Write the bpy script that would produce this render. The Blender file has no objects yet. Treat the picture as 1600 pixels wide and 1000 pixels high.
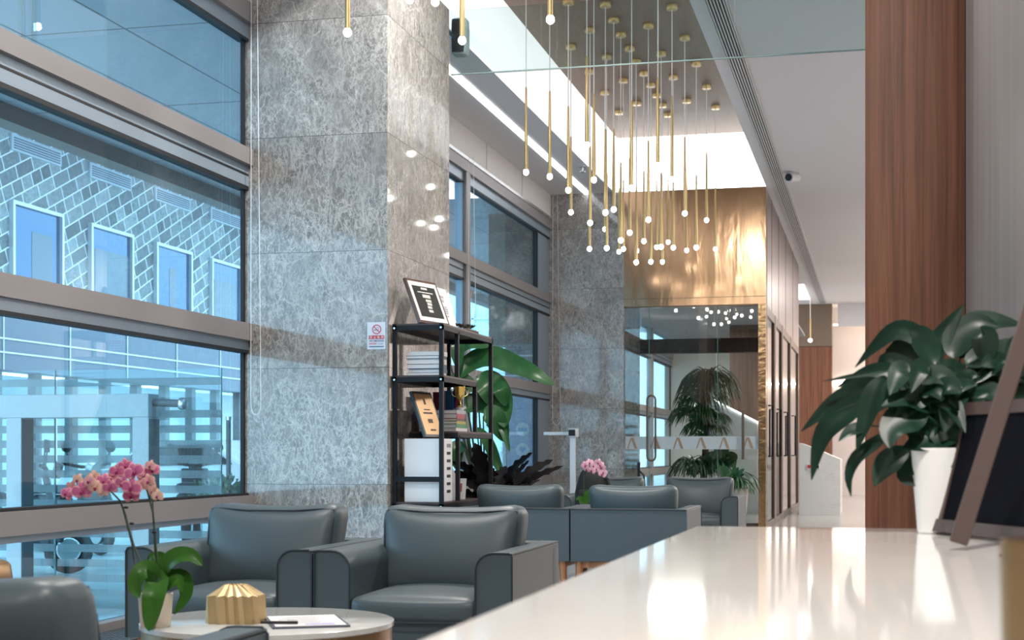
import bpy, bmesh, math, random
from mathutils import Vector, Matrix
random.seed(7)
sc = bpy.context.scene
COL = sc.collection
# ---------------------------------------------------------------- camera
F_PX, TH, EYE, HORI = 2360.0, math.radians(13.53), 1.02, 707.0
cam = bpy.data.cameras.new('camera'); camo = bpy.data.objects.new('camera', cam); COL.objects.link(camo)
cam.sensor_width = 36; cam.sensor_fit = 'HORIZONTAL'; cam.lens = 36*F_PX/1600
camo.location = (0, 0, EYE); camo.rotation_euler = (math.pi/2, 0, TH)
cam.shift_y = (HORI-500)/1600; cam.clip_start = .05; cam.clip_end = 300
cam.dof.use_dof = True; cam.dof.focus_distance = 8.5; cam.dof.aperture_fstop = 6.5
sc.camera = camo
# ---------------------------------------------------------------- world and exposure
w = bpy.data.worlds.new('world'); sc.world = w; w.use_nodes = True
bg = w.node_tree.nodes['Background']; bg.inputs[0].default_value = (.86, .94, 1, 1); bg.inputs[1].default_value = 5.3
sc.view_settings.view_transform = 'Standard'; sc.view_settings.look = 'None'
sc.view_settings.gamma = 1; sc.view_settings.exposure = 0.25; sc.view_settings.use_curve_mapping = False
sc.cycles.max_bounces = 10; sc.cycles.diffuse_bounces = 4; sc.cycles.glossy_bounces = 4
sc.cycles.transparent_max_bounces = 24; sc.cycles.sample_clamp_indirect = 6
sc.cycles.caustics_reflective = False; sc.cycles.caustics_refractive = False
sc.cycles.use_denoising = True
# ---------------------------------------------------------------- added fill lamps up by the ceiling, placed out of view
def area(name, loc, sx, sy, power, col=(1, .95, .88), rot=(0, 0, 0), spread=math.pi):
    l = bpy.data.lights.new(name, 'AREA'); l.shape = 'RECTANGLE'; l.size = sx; l.size_y = sy
    l.energy = power; l.color = col; l.spread = spread
    o = bpy.data.objects.new(name, l); COL.objects.link(o); o.location = loc; o.rotation_euler = rot
    return o
for i, (x, y, p) in enumerate([(-2.4, 5.2, 110), (-2.4, 9.5, 120), (.5, 1.6, 150), (1.4, 9.5, 90), (2.6, 16, 170), (2.5, 24, 230), (-3.4, 26.5, 170), (2.0, 32, 260), (-2.2, -.5, 55)]):
    z = 5.1 if -3.2 < x < -1.5 and 4 < y < 19.6 else (3.4 if x < -3 else 4.44)
    area('ceiling_fill', (x, y, z), .24 if y < 15 else .9, .24 if y < 15 else .9, p)

def W(px, py, Y):
    a = math.atan((px-800)/F_PX); p = a-TH
    z = Y*math.cos(a)/math.cos(p)
    return Vector((Y*math.tan(p), Y, EYE+(HORI-py)/F_PX*z))
# ---------------------------------------------------------------- materials
MATS = {}
def mat(name, col, rough=.5, metal=0, spec=.5, emit=None, estr=0, coat=0, trans=0):
    if name in MATS: return MATS[name]
    m = bpy.data.materials.new(name); m.use_nodes = True; b = m.node_tree.nodes['Principled BSDF']
    b.inputs['Base Color'].default_value = (*col, 1); b.inputs['Roughness'].default_value = rough
    b.inputs['Metallic'].default_value = metal; b.inputs['Specular IOR Level'].default_value = spec
    b.inputs['Coat Weight'].default_value = coat; b.inputs['Coat Roughness'].default_value = .05
    if emit: b.inputs['Emission Color'].default_value = (*emit, 1); b.inputs['Emission Strength'].default_value = estr
    MATS[name] = m; return m
def nodes(m): return m.node_tree.nodes, m.node_tree.links, m.node_tree.nodes['Principled BSDF']
def coords(m, scale=(1, 1, 1), rot=(0, 0, 0)):
    N, L, b = nodes(m); tc = N.new('ShaderNodeTexCoord'); mp = N.new('ShaderNodeMapping')
    mp.inputs['Scale'].default_value = scale; mp.inputs['Rotation'].default_value = rot
    L.new(tc.outputs['Object'], mp.inputs['Vector']); return mp.outputs['Vector']
def ramp(m, fac, stops):
    N, L, b = nodes(m); r = N.new('ShaderNodeValToRGB'); L.new(fac, r.inputs[0])
    e = r.color_ramp.elements
    while len(e) < len(stops): e.new(.5)
    for k, (p, c) in enumerate(stops):
        e[k].position = p; e[k].color = (*c, 1) if not isinstance(c, (int, float)) else (c, c, c, 1)
    return r.outputs['Color']
def noise(m, vec, scale, detail=4, rough=.55, dist=0):
    N, L, b = nodes(m); n = N.new('ShaderNodeTexNoise'); L.new(vec, n.inputs['Vector'])
    n.inputs['Scale'].default_value = scale; n.inputs['Detail'].default_value = detail
    n.inputs['Roughness'].default_value = rough; n.inputs['Distortion'].default_value = dist
    return n
def mixc(m, fac, a, b_, mode='MIX'):
    N, L, b = nodes(m); x = N.new('ShaderNodeMix'); x.data_type = 'RGBA'; x.blend_type = mode
    if isinstance(fac, (int, float)): x.inputs[0].default_value = fac
    else: L.new(fac, x.inputs[0])
    for s, v in ((6, a), (7, b_)):
        if isinstance(v, tuple): x.inputs[s].default_value = (*v, 1)
        else: L.new(v, x.inputs[s])
    return x.outputs[2]
def bump(m, h, s=.2, d=.01):
    N, L, b = nodes(m); n = N.new('ShaderNodeBump'); n.inputs['Strength'].default_value = s; n.inputs['Distance'].default_value = d
    L.new(h, n.inputs['Height']); L.new(n.outputs[0], b.inputs['Normal'])
def math_(m, op, a, b_=None):
    N, L, b = nodes(m); x = N.new('ShaderNodeMath'); x.operation = op
    for k, v in enumerate((a, b_)):
        if v is None: continue
        if isinstance(v, (int, float)): x.inputs[k].default_value = v
        else: L.new(v, x.inputs[k])
    return x.outputs[0]

def grey_marble(name, base, vein, tile=.8, rough=.055):
    m = mat(name, base, rough, spec=.6, coat=.0); N, L, b = nodes(m)
    v = coords(m); sep = N.new('ShaderNodeSeparateXYZ'); L.new(v, sep.inputs[0])
    zt = math_(m, 'DIVIDE', sep.outputs['Z'], tile); fl = math_(m, 'FLOOR', zt)
    off = N.new('ShaderNodeCombineXYZ'); L.new(math_(m, 'MULTIPLY', fl, 5.37), off.inputs[0]); L.new(math_(m, 'MULTIPLY', fl, 3.1), off.inputs[1])
    add = N.new('ShaderNodeVectorMath'); add.operation = 'ADD'; L.new(v, add.inputs[0]); L.new(off.outputs[0], add.inputs[1])
    vv = add.outputs[0]
    big = noise(m, vv, 1.6, 5, .6, .6); mid = noise(m, vv, 7, 8, .7, .8)
    c1 = ramp(m, mid.outputs['Fac'], [(.3, tuple(c*.62 for c in base)), (.5, base), (.72, tuple(min(1, c*1.35) for c in base))])
    # fine hair veins: distorted voronoi edges at two scales
    def veins(scale, wdt, dist):
        n = noise(m, vv, scale*.55, 6, .65, 0)
        vm = N.new('ShaderNodeVectorMath'); vm.operation = 'SCALE'; L.new(n.outputs['Color'], vm.inputs[0]); vm.inputs['Scale'].default_value = dist
        ad = N.new('ShaderNodeVectorMath'); ad.operation = 'ADD'; L.new(vv, ad.inputs[0]); L.new(vm.outputs[0], ad.inputs[1])
        mp = N.new('ShaderNodeMapping'); mp.inputs['Rotation'].default_value = (.5, .5, .2); mp.inputs['Scale'].default_value = (1, 1, .55); L.new(ad.outputs[0], mp.inputs[0])
        vo = N.new('ShaderNodeTexVoronoi'); vo.feature = 'DISTANCE_TO_EDGE'; vo.inputs['Scale'].default_value = scale; L.new(mp.outputs[0], vo.inputs['Vector'])
        return ramp(m, vo.outputs['Distance'], [(0, 1.0), (wdt*.35, .5), (wdt, 0.0)])
    a2 = veins(2.6, .014, .5); a3 = veins(30, .12, .06)
    def ridge(scale, dist, w_, rot):
        mp = N.new('ShaderNodeMapping'); mp.inputs['Rotation'].default_value = rot; mp.inputs['Scale'].default_value = (1, 1, .42); L.new(vv, mp.inputs[0])
        n = noise(m, mp.outputs[0], scale, 5, .62, dist)
        return ramp(m, n.outputs['Fac'], [(.5-w_, 0.0), (.5, 1.0), (.5+w_, 0.0)])
    r1 = ridge(7, 1.6, .022, (.4, .6, .1)); r2 = ridge(15, 1.2, .03, (-.3, .35, .9)); r3 = ridge(4, 2.2, .012, (.9, -.5, .4))
    a1 = math_(m, 'MAXIMUM', math_(m, 'MAXIMUM', r1, r2), r3)
    msk = ramp(m, big.outputs['Fac'], [(.34, .25), (.62, 1.0)])
    c = mixc(m, math_(m, 'MULTIPLY', math_(m, 'MULTIPLY', a3, msk), .3), c1, vein)
    c = mixc(m, math_(m, 'MULTIPLY', math_(m, 'MULTIPLY', a1, msk), .72), c, vein)
    c = mixc(m, math_(m, 'MULTIPLY', a2, .4), c, tuple(min(1, x*1.15) for x in vein))
    fr = math_(m, 'FRACT', zt); jn = math_(m, 'LESS_THAN', fr, .004)
    c = mixc(m, jn, c, (.06, .06, .06))
    L.new(c, b.inputs['Base Color']); return m
M_PILLAR = grey_marble('grey_marble', (.255, .245, .235), (.72, .71, .69))
def white_marble(name, rough=.08, tint=(.82, .82, .80)):
    m = mat(name, tint, rough); N, L, b = nodes(m); v = coords(m)
    n = noise(m, v, 2.2, 8, .7, 2.5); c = ramp(m, n.outputs['Fac'], [(.485, tint), (.5, (.52, .52, .52)), (.515, tint)])
    n2 = noise(m, v, 1.1, 2); k = ramp(m, n2.outputs['Fac'], [(.45, 0.0), (.62, .7)])
    L.new(mixc(m, k, tint, c), b.inputs['Base Color']); return m
M_TABLE = white_marble('table_marble', .1, (.60, .61, .60)); M_STAIR = white_marble('stair_marble', .2, (.78, .80, .80))
def wood(name, c1, c2, scale=18, rough=.45, axis='Z', stretch=.05, dark=None):
    m = mat(name, c1, rough); N, L, b = nodes(m)
    s = {'Z': (1, 1, stretch), 'Y': (1, stretch, 1), 'X': (stretch, 1, 1)}[axis]
    v = coords(m, s); n = noise(m, v, scale, 7, .7, .3); n2 = noise(m, v, scale*4, 3)
    c = ramp(m, n.outputs['Fac'], [(.32, dark or tuple(x*.5 for x in c1)), (.48, c1), (.7, c2)])
    c = mixc(m, .25, c, n2.outputs['Color'], 'SOFT_LIGHT')
    L.new(c, b.inputs['Base Color']); bump(m, n2.outputs['Fac'], .08, .002); return m
M_WALNUT = wood('walnut_panel', (.20, .078, .042), (.30, .13, .072), 34, stretch=.02)
M_GREYWOOD = wood('grey_oak_panel', (.175, .14, .125), (.22, .18, .165), 5, dark=(.13, .10, .09))
M_LEG = wood('leg_wood', (.36, .15, .065), (.5, .24, .11), 30)
M_SHELFWOOD = wood('shelf_wood', (.055, .03, .028), (.1, .055, .05), 20, .4, 'Y')
M_WHITE = mat('white_paint', (.70, .70, .71), .75)
M_CEIL = mat('ceiling_paint', (.74, .73, .75), .8)
M_CREAM = mat('cream_panel', (.66, .63, .60), .6)
M_PINKWALL = mat('warm_wall', (.84, .76, .74), .7)
M_BROWNCEIL = mat('bronze_ceiling', (.22, .16, .12), .6)
_n = noise(M_BROWNCEIL, coords(M_BROWNCEIL, (1, .06, 1)), 60, 3); nodes(M_BROWNCEIL)[1].new(ramp(M_BROWNCEIL, _n.outputs['Fac'], [(.3, (.19, .14, .105)), (.7, (.25, .185, .14))]), nodes(M_BROWNCEIL)[2].inputs['Base Color'])
M_FRAME = mat('window_metal', (.27, .255, .26), .45, .25)
M_FRAMEBLUE = mat('sash_metal', (.30, .38, .46), .4, .4)
M_BLACK = mat('black_gasket', (.006, .008, .012), .6)
M_STEEL = mat('steel', (.6, .6, .6), .25, 1)
M_BLACKMETAL = mat('black_powder_metal', (.006, .008, .013), .5, .1, spec=.3)
M_GOLD = mat('pendant_brass', (.56, .41, .20), .36, .85)
M_CORD = mat('clear_cord', (.88, .88, .86), .4)
M_TIP = mat('glowing_tip', (1, 1, 1), .4, emit=(1, .96, .9), estr=14)
M_COFFERGLOW = mat('coffer_glow', (.9, .9, .9), .6, emit=(.97, .985, 1), estr=.6)  # emission stands in for hidden LED light on the coffer walls
M_COFFERGLOWFAR = mat('coffer_glow_bright', (.9, .9, .9), .6, emit=(1, 1, 1), estr=2.6)
M_STRIP = mat('linear_light', (1, 1, 1), .5, emit=(.95, .98, 1), estr=3.0)
M_LED = mat('warm_led', (1, .9, .8), .5, emit=(1, .86, .68), estr=12)
M_LEATHER = mat('slate_leather', (.070, .097, .112), .42, spec=.4)
_v = coords(M_LEATHER); _n = noise(M_LEATHER, _v, 260, 2); bump(M_LEATHER, _n.outputs['Fac'], .12, .0015)
M_LEATHERDK = mat('leather_piping', (.02, .03, .04), .5)
M_DESK = mat('polished_white_stone', (.86, .83, .81), .06, spec=.6)
_n = noise(M_DESK, coords(M_DESK), 2.2, 3); nodes(M_DESK)[1].new(ramp(M_DESK, _n.outputs['Fac'], [(.3, (.83, .80, .775)), (.7, (.88, .86, .84))]), nodes(M_DESK)[2].inputs['Base Color'])
M_PAPER = mat('white_paper', (.85, .85, .86), .7)
M_INK = mat('grey_ink', (.25, .25, .28), .7)
M_NAVY = mat('navy_cloth', (.005, .006, .01), .9, spec=.05)
M_BRONZE = mat('bronze', (.34, .21, .11), .35, .8)
M_POTWHITE = mat('white_ceramic', (.82, .83, .84), .3)
M_POTCREAM = mat('cream_ceramic', (.66, .57, .47), .45)
M_SOIL = mat('soil', (.03, .02, .015), .9)
M_PLASTICWHITE = mat('white_plastic', (.80, .82, .84), .4)
M_RED = mat('sign_red', (.55, .03, .06), .5)
M_SIGNBLUE = mat('sign_blue', (.05, .13, .22), .5)

def brushed(name, col, rough, sx, amp, vert=.25):
    m = mat(name, col, rough, 1); v = coords(m, (1, 1, vert)); n = noise(m, v, sx, 3, .5, .4)
    f = noise(m, coords(m, (1, 1, .02)), 240, 2); N, L, b = nodes(m)
    L.new(ramp(m, f.outputs['Fac'], [(.3, tuple(c*.9 for c in col)), (.7, tuple(min(1, c*1.08) for c in col))]), b.inputs['Base Color'])
    bump(m, n.outputs['Fac'], 1.0, amp); return m
M_BRASSWALL = brushed('brushed_brass_cladding', (.47, .305, .19), .15, 5, .004)
M_BRASSPOST = brushed('brushed_brass_post', (.50, .34, .19), .22, 9, .006, 1.2)
M_BRASSGREY = brushed('brushed_pale_bronze', (.42, .345, .335), .3, 3, .004)
M_DOORBRONZE = mat('dark_bronze_frame', (.15, .105, .08), .3, .8)

def glass(name, tint, refl=1.0, base=.04):
    m = bpy.data.materials.new(name); m.use_nodes = True; N, L = m.node_tree.nodes, m.node_tree.links
    N.remove(N['Principled BSDF']); out = N['Material Output']
    t = N.new('ShaderNodeBsdfTransparent'); t.inputs[0].default_value = (*tint, 1)
    g = N.new('ShaderNodeBsdfGlossy'); g.inputs['Roughness'].default_value = .01; g.inputs[0].default_value = (refl, refl, refl, 1)
    lw = N.new('ShaderNodeLayerWeight'); pw = N.new('ShaderNodeMath'); pw.operation = 'POWER'; pw.inputs[1].default_value = 5; L.new(lw.outputs['Facing'], pw.inputs[0])
    fr = N.new('ShaderNodeMath'); fr.operation = 'MULTIPLY_ADD'; fr.inputs[1].default_value = .96; fr.inputs[2].default_value = base; L.new(pw.outputs[0], fr.inputs[0])
    mx = N.new('ShaderNodeMixShader'); L.new(fr.outputs[0], mx.inputs[0]); L.new(t.outputs[0], mx.inputs[1]); L.new(g.outputs[0], mx.inputs[2])
    L.new(mx.outputs[0], out.inputs[0]); return m
M_GLASSBLUE = glass('blue_tinted_glass', (.62, .83, .94))
M_GLASSCLR = glass('clear_door_glass', (.90, .93, .92), .9, .09)
M_GLASSTEAL = glass('smoke_curtain_glass', (.88, .95, .95), .5)
M_GLASSOUT = glass('screen_glass', (.86, .97, .98), .6)
def film(name, col, alpha):
    m = bpy.data.materials.new(name); m.use_nodes = True; N, L = m.node_tree.nodes, m.node_tree.links
    b = N['Principled BSDF']; b.inputs['Base Color'].default_value = (*col, 1); b.inputs['Roughness'].default_value = .6; b.inputs['Alpha'].default_value = alpha
    return m
M_FILM = film('frosted_film', (.42, .50, .52), .6); M_BAND = film('frosted_band', (.62, .68, .70), .8)
M_MARK = film('bronze_mark', (.40, .27, .18), .95)
def leafmat(name, c1, c2, rough=.35, spec=.4):
    m = mat(name, c1, rough, spec=spec); N, L, b = nodes(m); n = noise(m, coords(m), 9, 3)
    L.new(ramp(m, n.outputs['Fac'], [(.3, c1), (.7, c2)]), b.inputs['Base Color'])
    b.inputs['Subsurface Weight'].default_value = 0; return m
M_LEAF = leafmat('orchid_leaf', (.028, .11, .014), (.05, .17, .025), .3)
M_LEAFBIG = leafmat('banana_leaf', (.02, .085, .03), (.035, .14, .045), .3)
M_LEAFDARK = leafmat('dark_leaf', (.004, .004, .005), (.010, .008, .010), .5, .12)
M_LEAFSILVER = leafmat('silver_leaf', (.10, .14, .12), (.2, .25, .22), .5)
M_LEAFLILY = leafmat('lily_leaf', (.005, .020, .014), (.012, .045, .028), .36, .3)
M_LEAFGRASS = leafmat('strap_leaf', (.02, .075, .03), (.045, .13, .055), .4)
M_STEM = mat('stem', (.03, .055, .03), .5)
M_PETAL = mat('petal_pink', (.56, .14, .33), .5); M_PETALEDGE = mat('petal_edge', (.80, .40, .45), .5)
M_PETALPALE = mat('petal_pale', (.80, .56, .46), .5); M_LIP = mat('petal_lip', (.27, .01, .1), .5)
M_PETALLT = mat('petal_light_pink', (.85, .50, .66), .5)
# outside
M_STONE = mat('slate_facade', (.25, .28, .28), .6)
def facade():
    m = M_STONE; N, L, b = nodes(m); v = coords(m, (1, 1, 1), (0, 0, 0))
    sep = N.new('ShaderNodeSeparateXYZ'); L.new(v, sep.inputs[0]); cb = N.new('ShaderNodeCombineXYZ')
    L.new(sep.outputs['Y'], cb.inputs[0]); L.new(sep.outputs['Z'], cb.inputs[1])
    mp = N.new('ShaderNodeMapping'); mp.inputs['Rotation'].default_value = (0, 0, math.radians(-25)); L.new(cb.outputs[0], mp.inputs[0])
    br = N.new('ShaderNodeTexBrick'); L.new(mp.outputs[0], br.inputs['Vector'])
    br.inputs['Scale'].default_value = 1; br.inputs['Brick Width'].default_value = .62; br.inputs['Row Height'].default_value = .27
    br.inputs['Mortar Size'].default_value = .013; br.offset = .37; br.squash = .6; br.squash_frequency = 3
    br.inputs['Color1'].default_value = (.13, .145, .15, 1); br.inputs['Color2'].default_value = (.36, .38, .38, 1); br.inputs['Mortar'].default_value = (.92, .94, .95, 1)
    n = noise(m, v, 7, 8, .75, 2.5)
    c = mixc(m, .75, br.outputs['Color'], ramp(m, n.outputs['Fac'], [(.3, .15), (.5, .5), (.68, .95)]), 'OVERLAY')
    L.new(c, b.inputs['Base Color'])
facade()
M_SLATEPANEL = mat('slate_panel', (.13, .15, .2), .4)
M_CONCRETE = mat('pale_concrete', (.62, .66, .67), .7)
M_PAVING = mat('outdoor_paving', (.55, .60, .60), .8)
_n = noise(M_PAVING, coords(M_PAVING), .8, 5); nodes(M_PAVING)[1].new(ramp(M_PAVING, _n.outputs['Fac'], [(.3, (.60, .64, .65)), (.7, (.82, .86, .86))]), nodes(M_PAVING)[2].inputs['Base Color'])
M_SOFFIT = mat('soffit_panel', (.44, .46, .50), .5)
M_SOFFITBROWN = mat('brown_fascia', (.16, .12, .10), .5)
M_PORTAL = mat('portal_metal', (.56, .58, .58), .5, .1)
M_PORTALDK = mat('portal_metal_dark', (.16, .17, .18), .5)
M_STORE = mat('shopfront_panel', (.82, .95, .95), .3)
M_FLOOR = mat('floor_tile', (.42, .40, .39), .2)
M_RUBBER = mat('rubber', (.012, .012, .014), .7)
# ---------------------------------------------------------------- mesh helpers
class MB:
    def __init__(s): s.v = []; s.f = []; s.m = []
    def add(s, vs, fs, mi=0):
        b = len(s.v); s.v += [Vector(v) for v in vs]; s.f += [tuple(b+i for i in f) for f in fs]; s.m += [mi]*len(fs); return s
    def box(s, x0, x1, y0, y1, z0, z1, mi=0):
        vs = [(x, y, z) for x in (x0, x1) for y in (y0, y1) for z in (z0, z1)]
        return s.add(vs, [(0, 1, 3, 2), (4, 6, 7, 5), (0, 4, 5, 1), (2, 3, 7, 6), (0, 2, 6, 4), (1, 5, 7, 3)], mi)
    def obox(s, c, ax, ay, az, mi=0):   # centre and half-axis vectors
        c = Vector(c); ax, ay, az = Vector(ax), Vector(ay), Vector(az)
        vs = [c+i*ax+j*ay+k*az for i in (-1, 1) for j in (-1, 1) for k in (-1, 1)]
        return s.add(vs, [(0, 1, 3, 2), (4, 6, 7, 5), (0, 4, 5, 1), (2, 3, 7, 6), (0, 2, 6, 4), (1, 5, 7, 3)], mi)
    def tube(s, pts, r, n=8, mi=0, cap=True):
        pts = [Vector(p) for p in pts]; rs = r if isinstance(r, (list, tuple)) else [r]*len(pts)
        vs = []; fs = []; u = None
        for k, p in enumerate(pts):
            t = (pts[min(k+1, len(pts)-1)]-pts[max(k-1, 0)]).normalized()
            if u is None: u = t.orthogonal().normalized()
            else: u = (u-t*u.dot(t)).normalized()
            w_ = t.cross(u)
            for i in range(n):
                a = 2*math.pi*i/n; vs.append(p+(u*math.cos(a)+w_*math.sin(a))*rs[k])
        for k in range(len(pts)-1):
            for i in range(n): fs.append((k*n+i, k*n+(i+1) % n, (k+1)*n+(i+1) % n, (k+1)*n+i))
        if cap: fs.append(tuple(range(n))[::-1]); fs.append(tuple((len(pts)-1)*n+i for i in range(n)))
        return s.add(vs, fs, mi)
    def lathe(s, c, prof, n=24, mi=0, cap=True):
        c = Vector(c); vs = []; fs = []
        for r, z in prof:
            for i in range(n):
                a = 2*math.pi*i/n; vs.append(c+Vector((r*math.cos(a), r*math.sin(a), z)))
        for k in range(len(prof)-1):
            for i in range(n): fs.append((k*n+i, k*n+(i+1) % n, (k+1)*n+(i+1) % n, (k+1)*n+i))
        if cap: fs.append(tuple(range(n))[::-1]); fs.append(tuple((len(prof)-1)*n+i for i in range(n)))
        return s.add(vs, fs, mi)
    def prism(s, poly, z0, z1, mi=0, axis='Z', off=0):
        n = len(poly)
        def P(a, b, h): return {'Z': (a, b, h), 'Y': (a, h, b), 'X': (h, a, b)}[axis]
        vs = [P(a, b, z0) for a, b in poly]+[P(a, b, z1) for a, b in poly]
        return s.add(vs, [tuple(range(n))[::-1], tuple(range(n, 2*n))]+[(i, (i+1) % n, n+(i+1) % n, n+i) for i in range(n)], mi)
    def rbox(s, c, size, r=.03, bulge=(0, 0, 0), n=8, mi=0, warp=None):
        hx, hy, hz = [d/2 for d in size]; c = Vector(c)
        for ax in range(3):
            for sg in (-1, 1):
                vs = []; o1, o2 = (ax+1) % 3, (ax+2) % 3; h = [hx, hy, hz]
                for i in range(n+1):
                    for j in range(n+1):
                        u = math.sin(math.pi/2*(2*i/n-1)); v = math.sin(math.pi/2*(2*j/n-1))
                        p = [0, 0, 0]; p[ax] = sg*h[ax]; p[o1] = u*h[o1]; p[o2] = v*h[o2]
                        rr = min(r, *[q*.999 for q in h]); q = [max(-(h[k]-rr), min(h[k]-rr, p[k])) for k in range(3)]
                        d = Vector([p[k]-q[k] for k in range(3)])
                        if d.length > 1e-9: d = d.normalized()*rr
                        P = Vector(q)+d
                        b = [0, 0, 0]; b[ax] = sg*bulge[ax]*(1-u*u)*(1-v*v)
                        P += Vector(b)
                        if warp: P = Vector(warp(P))
                        vs.append(c+P)
                fs = []
                for i in range(n):
                    for j in range(n):
                        f = (i*(n+1)+j, (i+1)*(n+1)+j, (i+1)*(n+1)+j+1, i*(n+1)+j+1)
                        fs.append(f if sg > 0 else f[::-1])
                s.add(vs, fs, mi)
        return s
    def leaf(s, pts, width, nrm=(0, -1, .3), n=12, fold=.15, wave=0, mi=0, waves=7, tip=.55, blunt=.7):
        pts = [Vector(p) for p in pts]; nrm = Vector(nrm).normalized()
        def cr(t):
            k = t*(len(pts)-1); i = min(int(k), len(pts)-2); f = k-i
            p0 = pts[max(i-1, 0)]; p1 = pts[i]; p2 = pts[i+1]; p3 = pts[min(i+2, len(pts)-1)]
            return .5*((2*p1)+(-p0+p2)*f+(2*p0-5*p1+4*p2-p3)*f*f+(-p0+3*p1-3*p2+p3)*f**3)
        vs = []; fs = []
        for k in range(n+1):
            t = k/n; p = cr(t); tg = (cr(min(1, t+.01))-cr(max(0, t-.01))).normalized()
            sd = tg.cross(nrm)
            sd = sd.normalized() if sd.length > 1e-4 else Vector((1, 0, 0))
            up = sd.cross(tg)
            wd = width/2*(max(0.0, math.sin(math.pi*t**tip))**blunt) if 0 < t < 1 else width*.02
            wv = wave*math.sin(t*waves*2*math.pi) if 0 < k < n else 0
            for q in (-1, -.5, 0, .5, 1):
                vs.append(p+sd*wd*q*(1+(wv if abs(q) == 1 else 0))+up*(-fold*wd*(1-abs(q)) + (wv*wd*.5 if abs(q) == 1 else 0)))
        for k in range(n):
            for j in range(4): fs.append((k*5+j, k*5+j+1, (k+1)*5+j+1, (k+1)*5+j))
        return s.add(vs, fs, mi)
ORG = {}
def build(name, mb, mats, parent=None, smooth=False, bevel=0, weld=False, origin=None):
    if not isinstance(mats, (list, tuple)): mats = [mats]
    if parent is not None: o0 = ORG[parent.name]
    elif origin is not None: o0 = Vector(origin)
    else:
        xs = [v.x for v in mb.v]; ys = [v.y for v in mb.v]; zs = [v.z for v in mb.v]
        o0 = Vector(((min(xs)+max(xs))/2, (min(ys)+max(ys))/2, min(zs)))
    me = bpy.data.meshes.new(name); me.from_pydata([tuple(v-o0) for v in mb.v], [], mb.f)
    for m in mats: me.materials.append(m)
    me.polygons.foreach_set('material_index', mb.m)
    if smooth or weld:
        bm = bmesh.new(); bm.from_mesh(me)
        if weld: bmesh.ops.remove_doubles(bm, verts=bm.verts, dist=1e-5)
        bmesh.ops.recalc_face_normals(bm, faces=bm.faces)
        for f in bm.faces: f.smooth = smooth
        if smooth:
            for e in bm.edges:
                if len(e.link_faces) == 2 and e.calc_face_angle(0) > .7: e.smooth = False
        bm.to_mesh(me); bm.free()
    o = bpy.data.objects.new(name, me); COL.objects.link(o)
    if parent is not None: o.parent = parent
    else: o.location = o0
    ORG[o.name] = o0
    if bevel:
        b = o.modifiers.new('bevel', 'BEVEL'); b.width = bevel; b.segments = 2; b.limit_method = 'ANGLE'
    return o
def thing(name, loc, label, cat, group=None):
    o = bpy.data.objects.new(name, None); COL.objects.link(o); o.location = loc; o.empty_display_size = .1
    ORG[o.name] = Vector(loc); return tag(o, label, cat, group)
def tag(o, label=None, cat=None, group=None, kind=None):
    if label: o['label'] = label
    if cat: o['category'] = cat
    if group: o['group'] = group
    if kind: o['kind'] = kind
    return o
def struct(name, mb, mats, **k): return tag(build(name, mb, mats, **k), kind='structure')
def dup(o, parent=None):
    c = o.copy(); COL.objects.link(c); c.parent = parent; ORG[c.name] = ORG[o.name].copy()
    for ch in o.children: dup(ch, c)
    return c
def text_mb(body, size, origin, ux, uy, depth=.0008, mi=0, mb=None, bold=0):
    """letters as real thin raised geometry; ux, uy = directions of the line and of the letters' height"""
    cu = bpy.data.curves.new('t', 'FONT'); cu.body = body; cu.size = size; cu.align_x = 'CENTER'; cu.extrude = depth; cu.offset = bold; cu.resolution_u = 3
    ob = bpy.data.objects.new('t', cu); COL.objects.link(ob)
    dg = bpy.context.evaluated_depsgraph_get(); me = bpy.data.meshes.new_from_object(ob.evaluated_get(dg))
    mb = mb or MB(); ux, uy = Vector(ux), Vector(uy); uz = ux.cross(uy)
    vs = [Vector(origin)+ux*v.co.x+uy*v.co.y+uz*v.co.z for v in me.vertices]
    mb.add(vs, [tuple(p.vertices) for p in me.polygons], mi)
    bpy.data.objects.remove(ob); bpy.data.meshes.remove(me); return mb
ORD = ['', 'first', 'second', 'third', 'fourth', 'fifth', 'sixth', 'seventh', 'eighth', 'ninth', 'tenth', 'eleventh', 'twelfth', 'thirteenth', 'fourteenth', 'fifteenth', 'sixteenth', 'seventeenth', 'eighteenth', 'nineteenth', 'twentieth', 'twenty-first', 'twenty-second', 'twenty-third', 'twenty-fourth', 'twenty-fifth', 'twenty-sixth', 'twenty-seventh', 'twenty-eighth', 'twenty-ninth', 'thirtieth', 'thirty-first', 'thirty-second', 'thirty-third', 'thirty-fourth', 'thirty-fifth', 'thirty-sixth']
# ================================================================ SETTING
H = EYE+3.45      # ceiling
CT = EYE+4.165    # coffer top
XW = -4.26        # window plane
PX = -3.23        # pillars' inner face
LX, RX = -3.33, -1.38   # coffer lips
DY = 19.8         # entrance front
struct('floor', MB().box(-4.5, 4, -3, 38, -.1, 0), M_FLOOR)
c = MB()
c.box(-4.6, LX, -3, 19.8, H, H+.12); c.box(RX, 4, -3, 38, H, H+.12); c.box(LX, RX, -3, 4, H, H+.12); c.box(-4.6, RX, 19.8, 38, H, H+.12)
struct('ceiling', c, M_CEIL)
struct('ceiling', MB().box(LX-.05, RX+.05, 3.95, 19.85, CT, CT+.1), M_BROWNCEIL)
# pillars and walls
struct('trim_1', MB().box(XW-.035, PX, 9.8, 11.33, 0, H), M_PILLAR)
struct('trim_2', MB().box(XW-.14, -3.24, DY, 21.2, 0, H), M_PILLAR)
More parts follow.
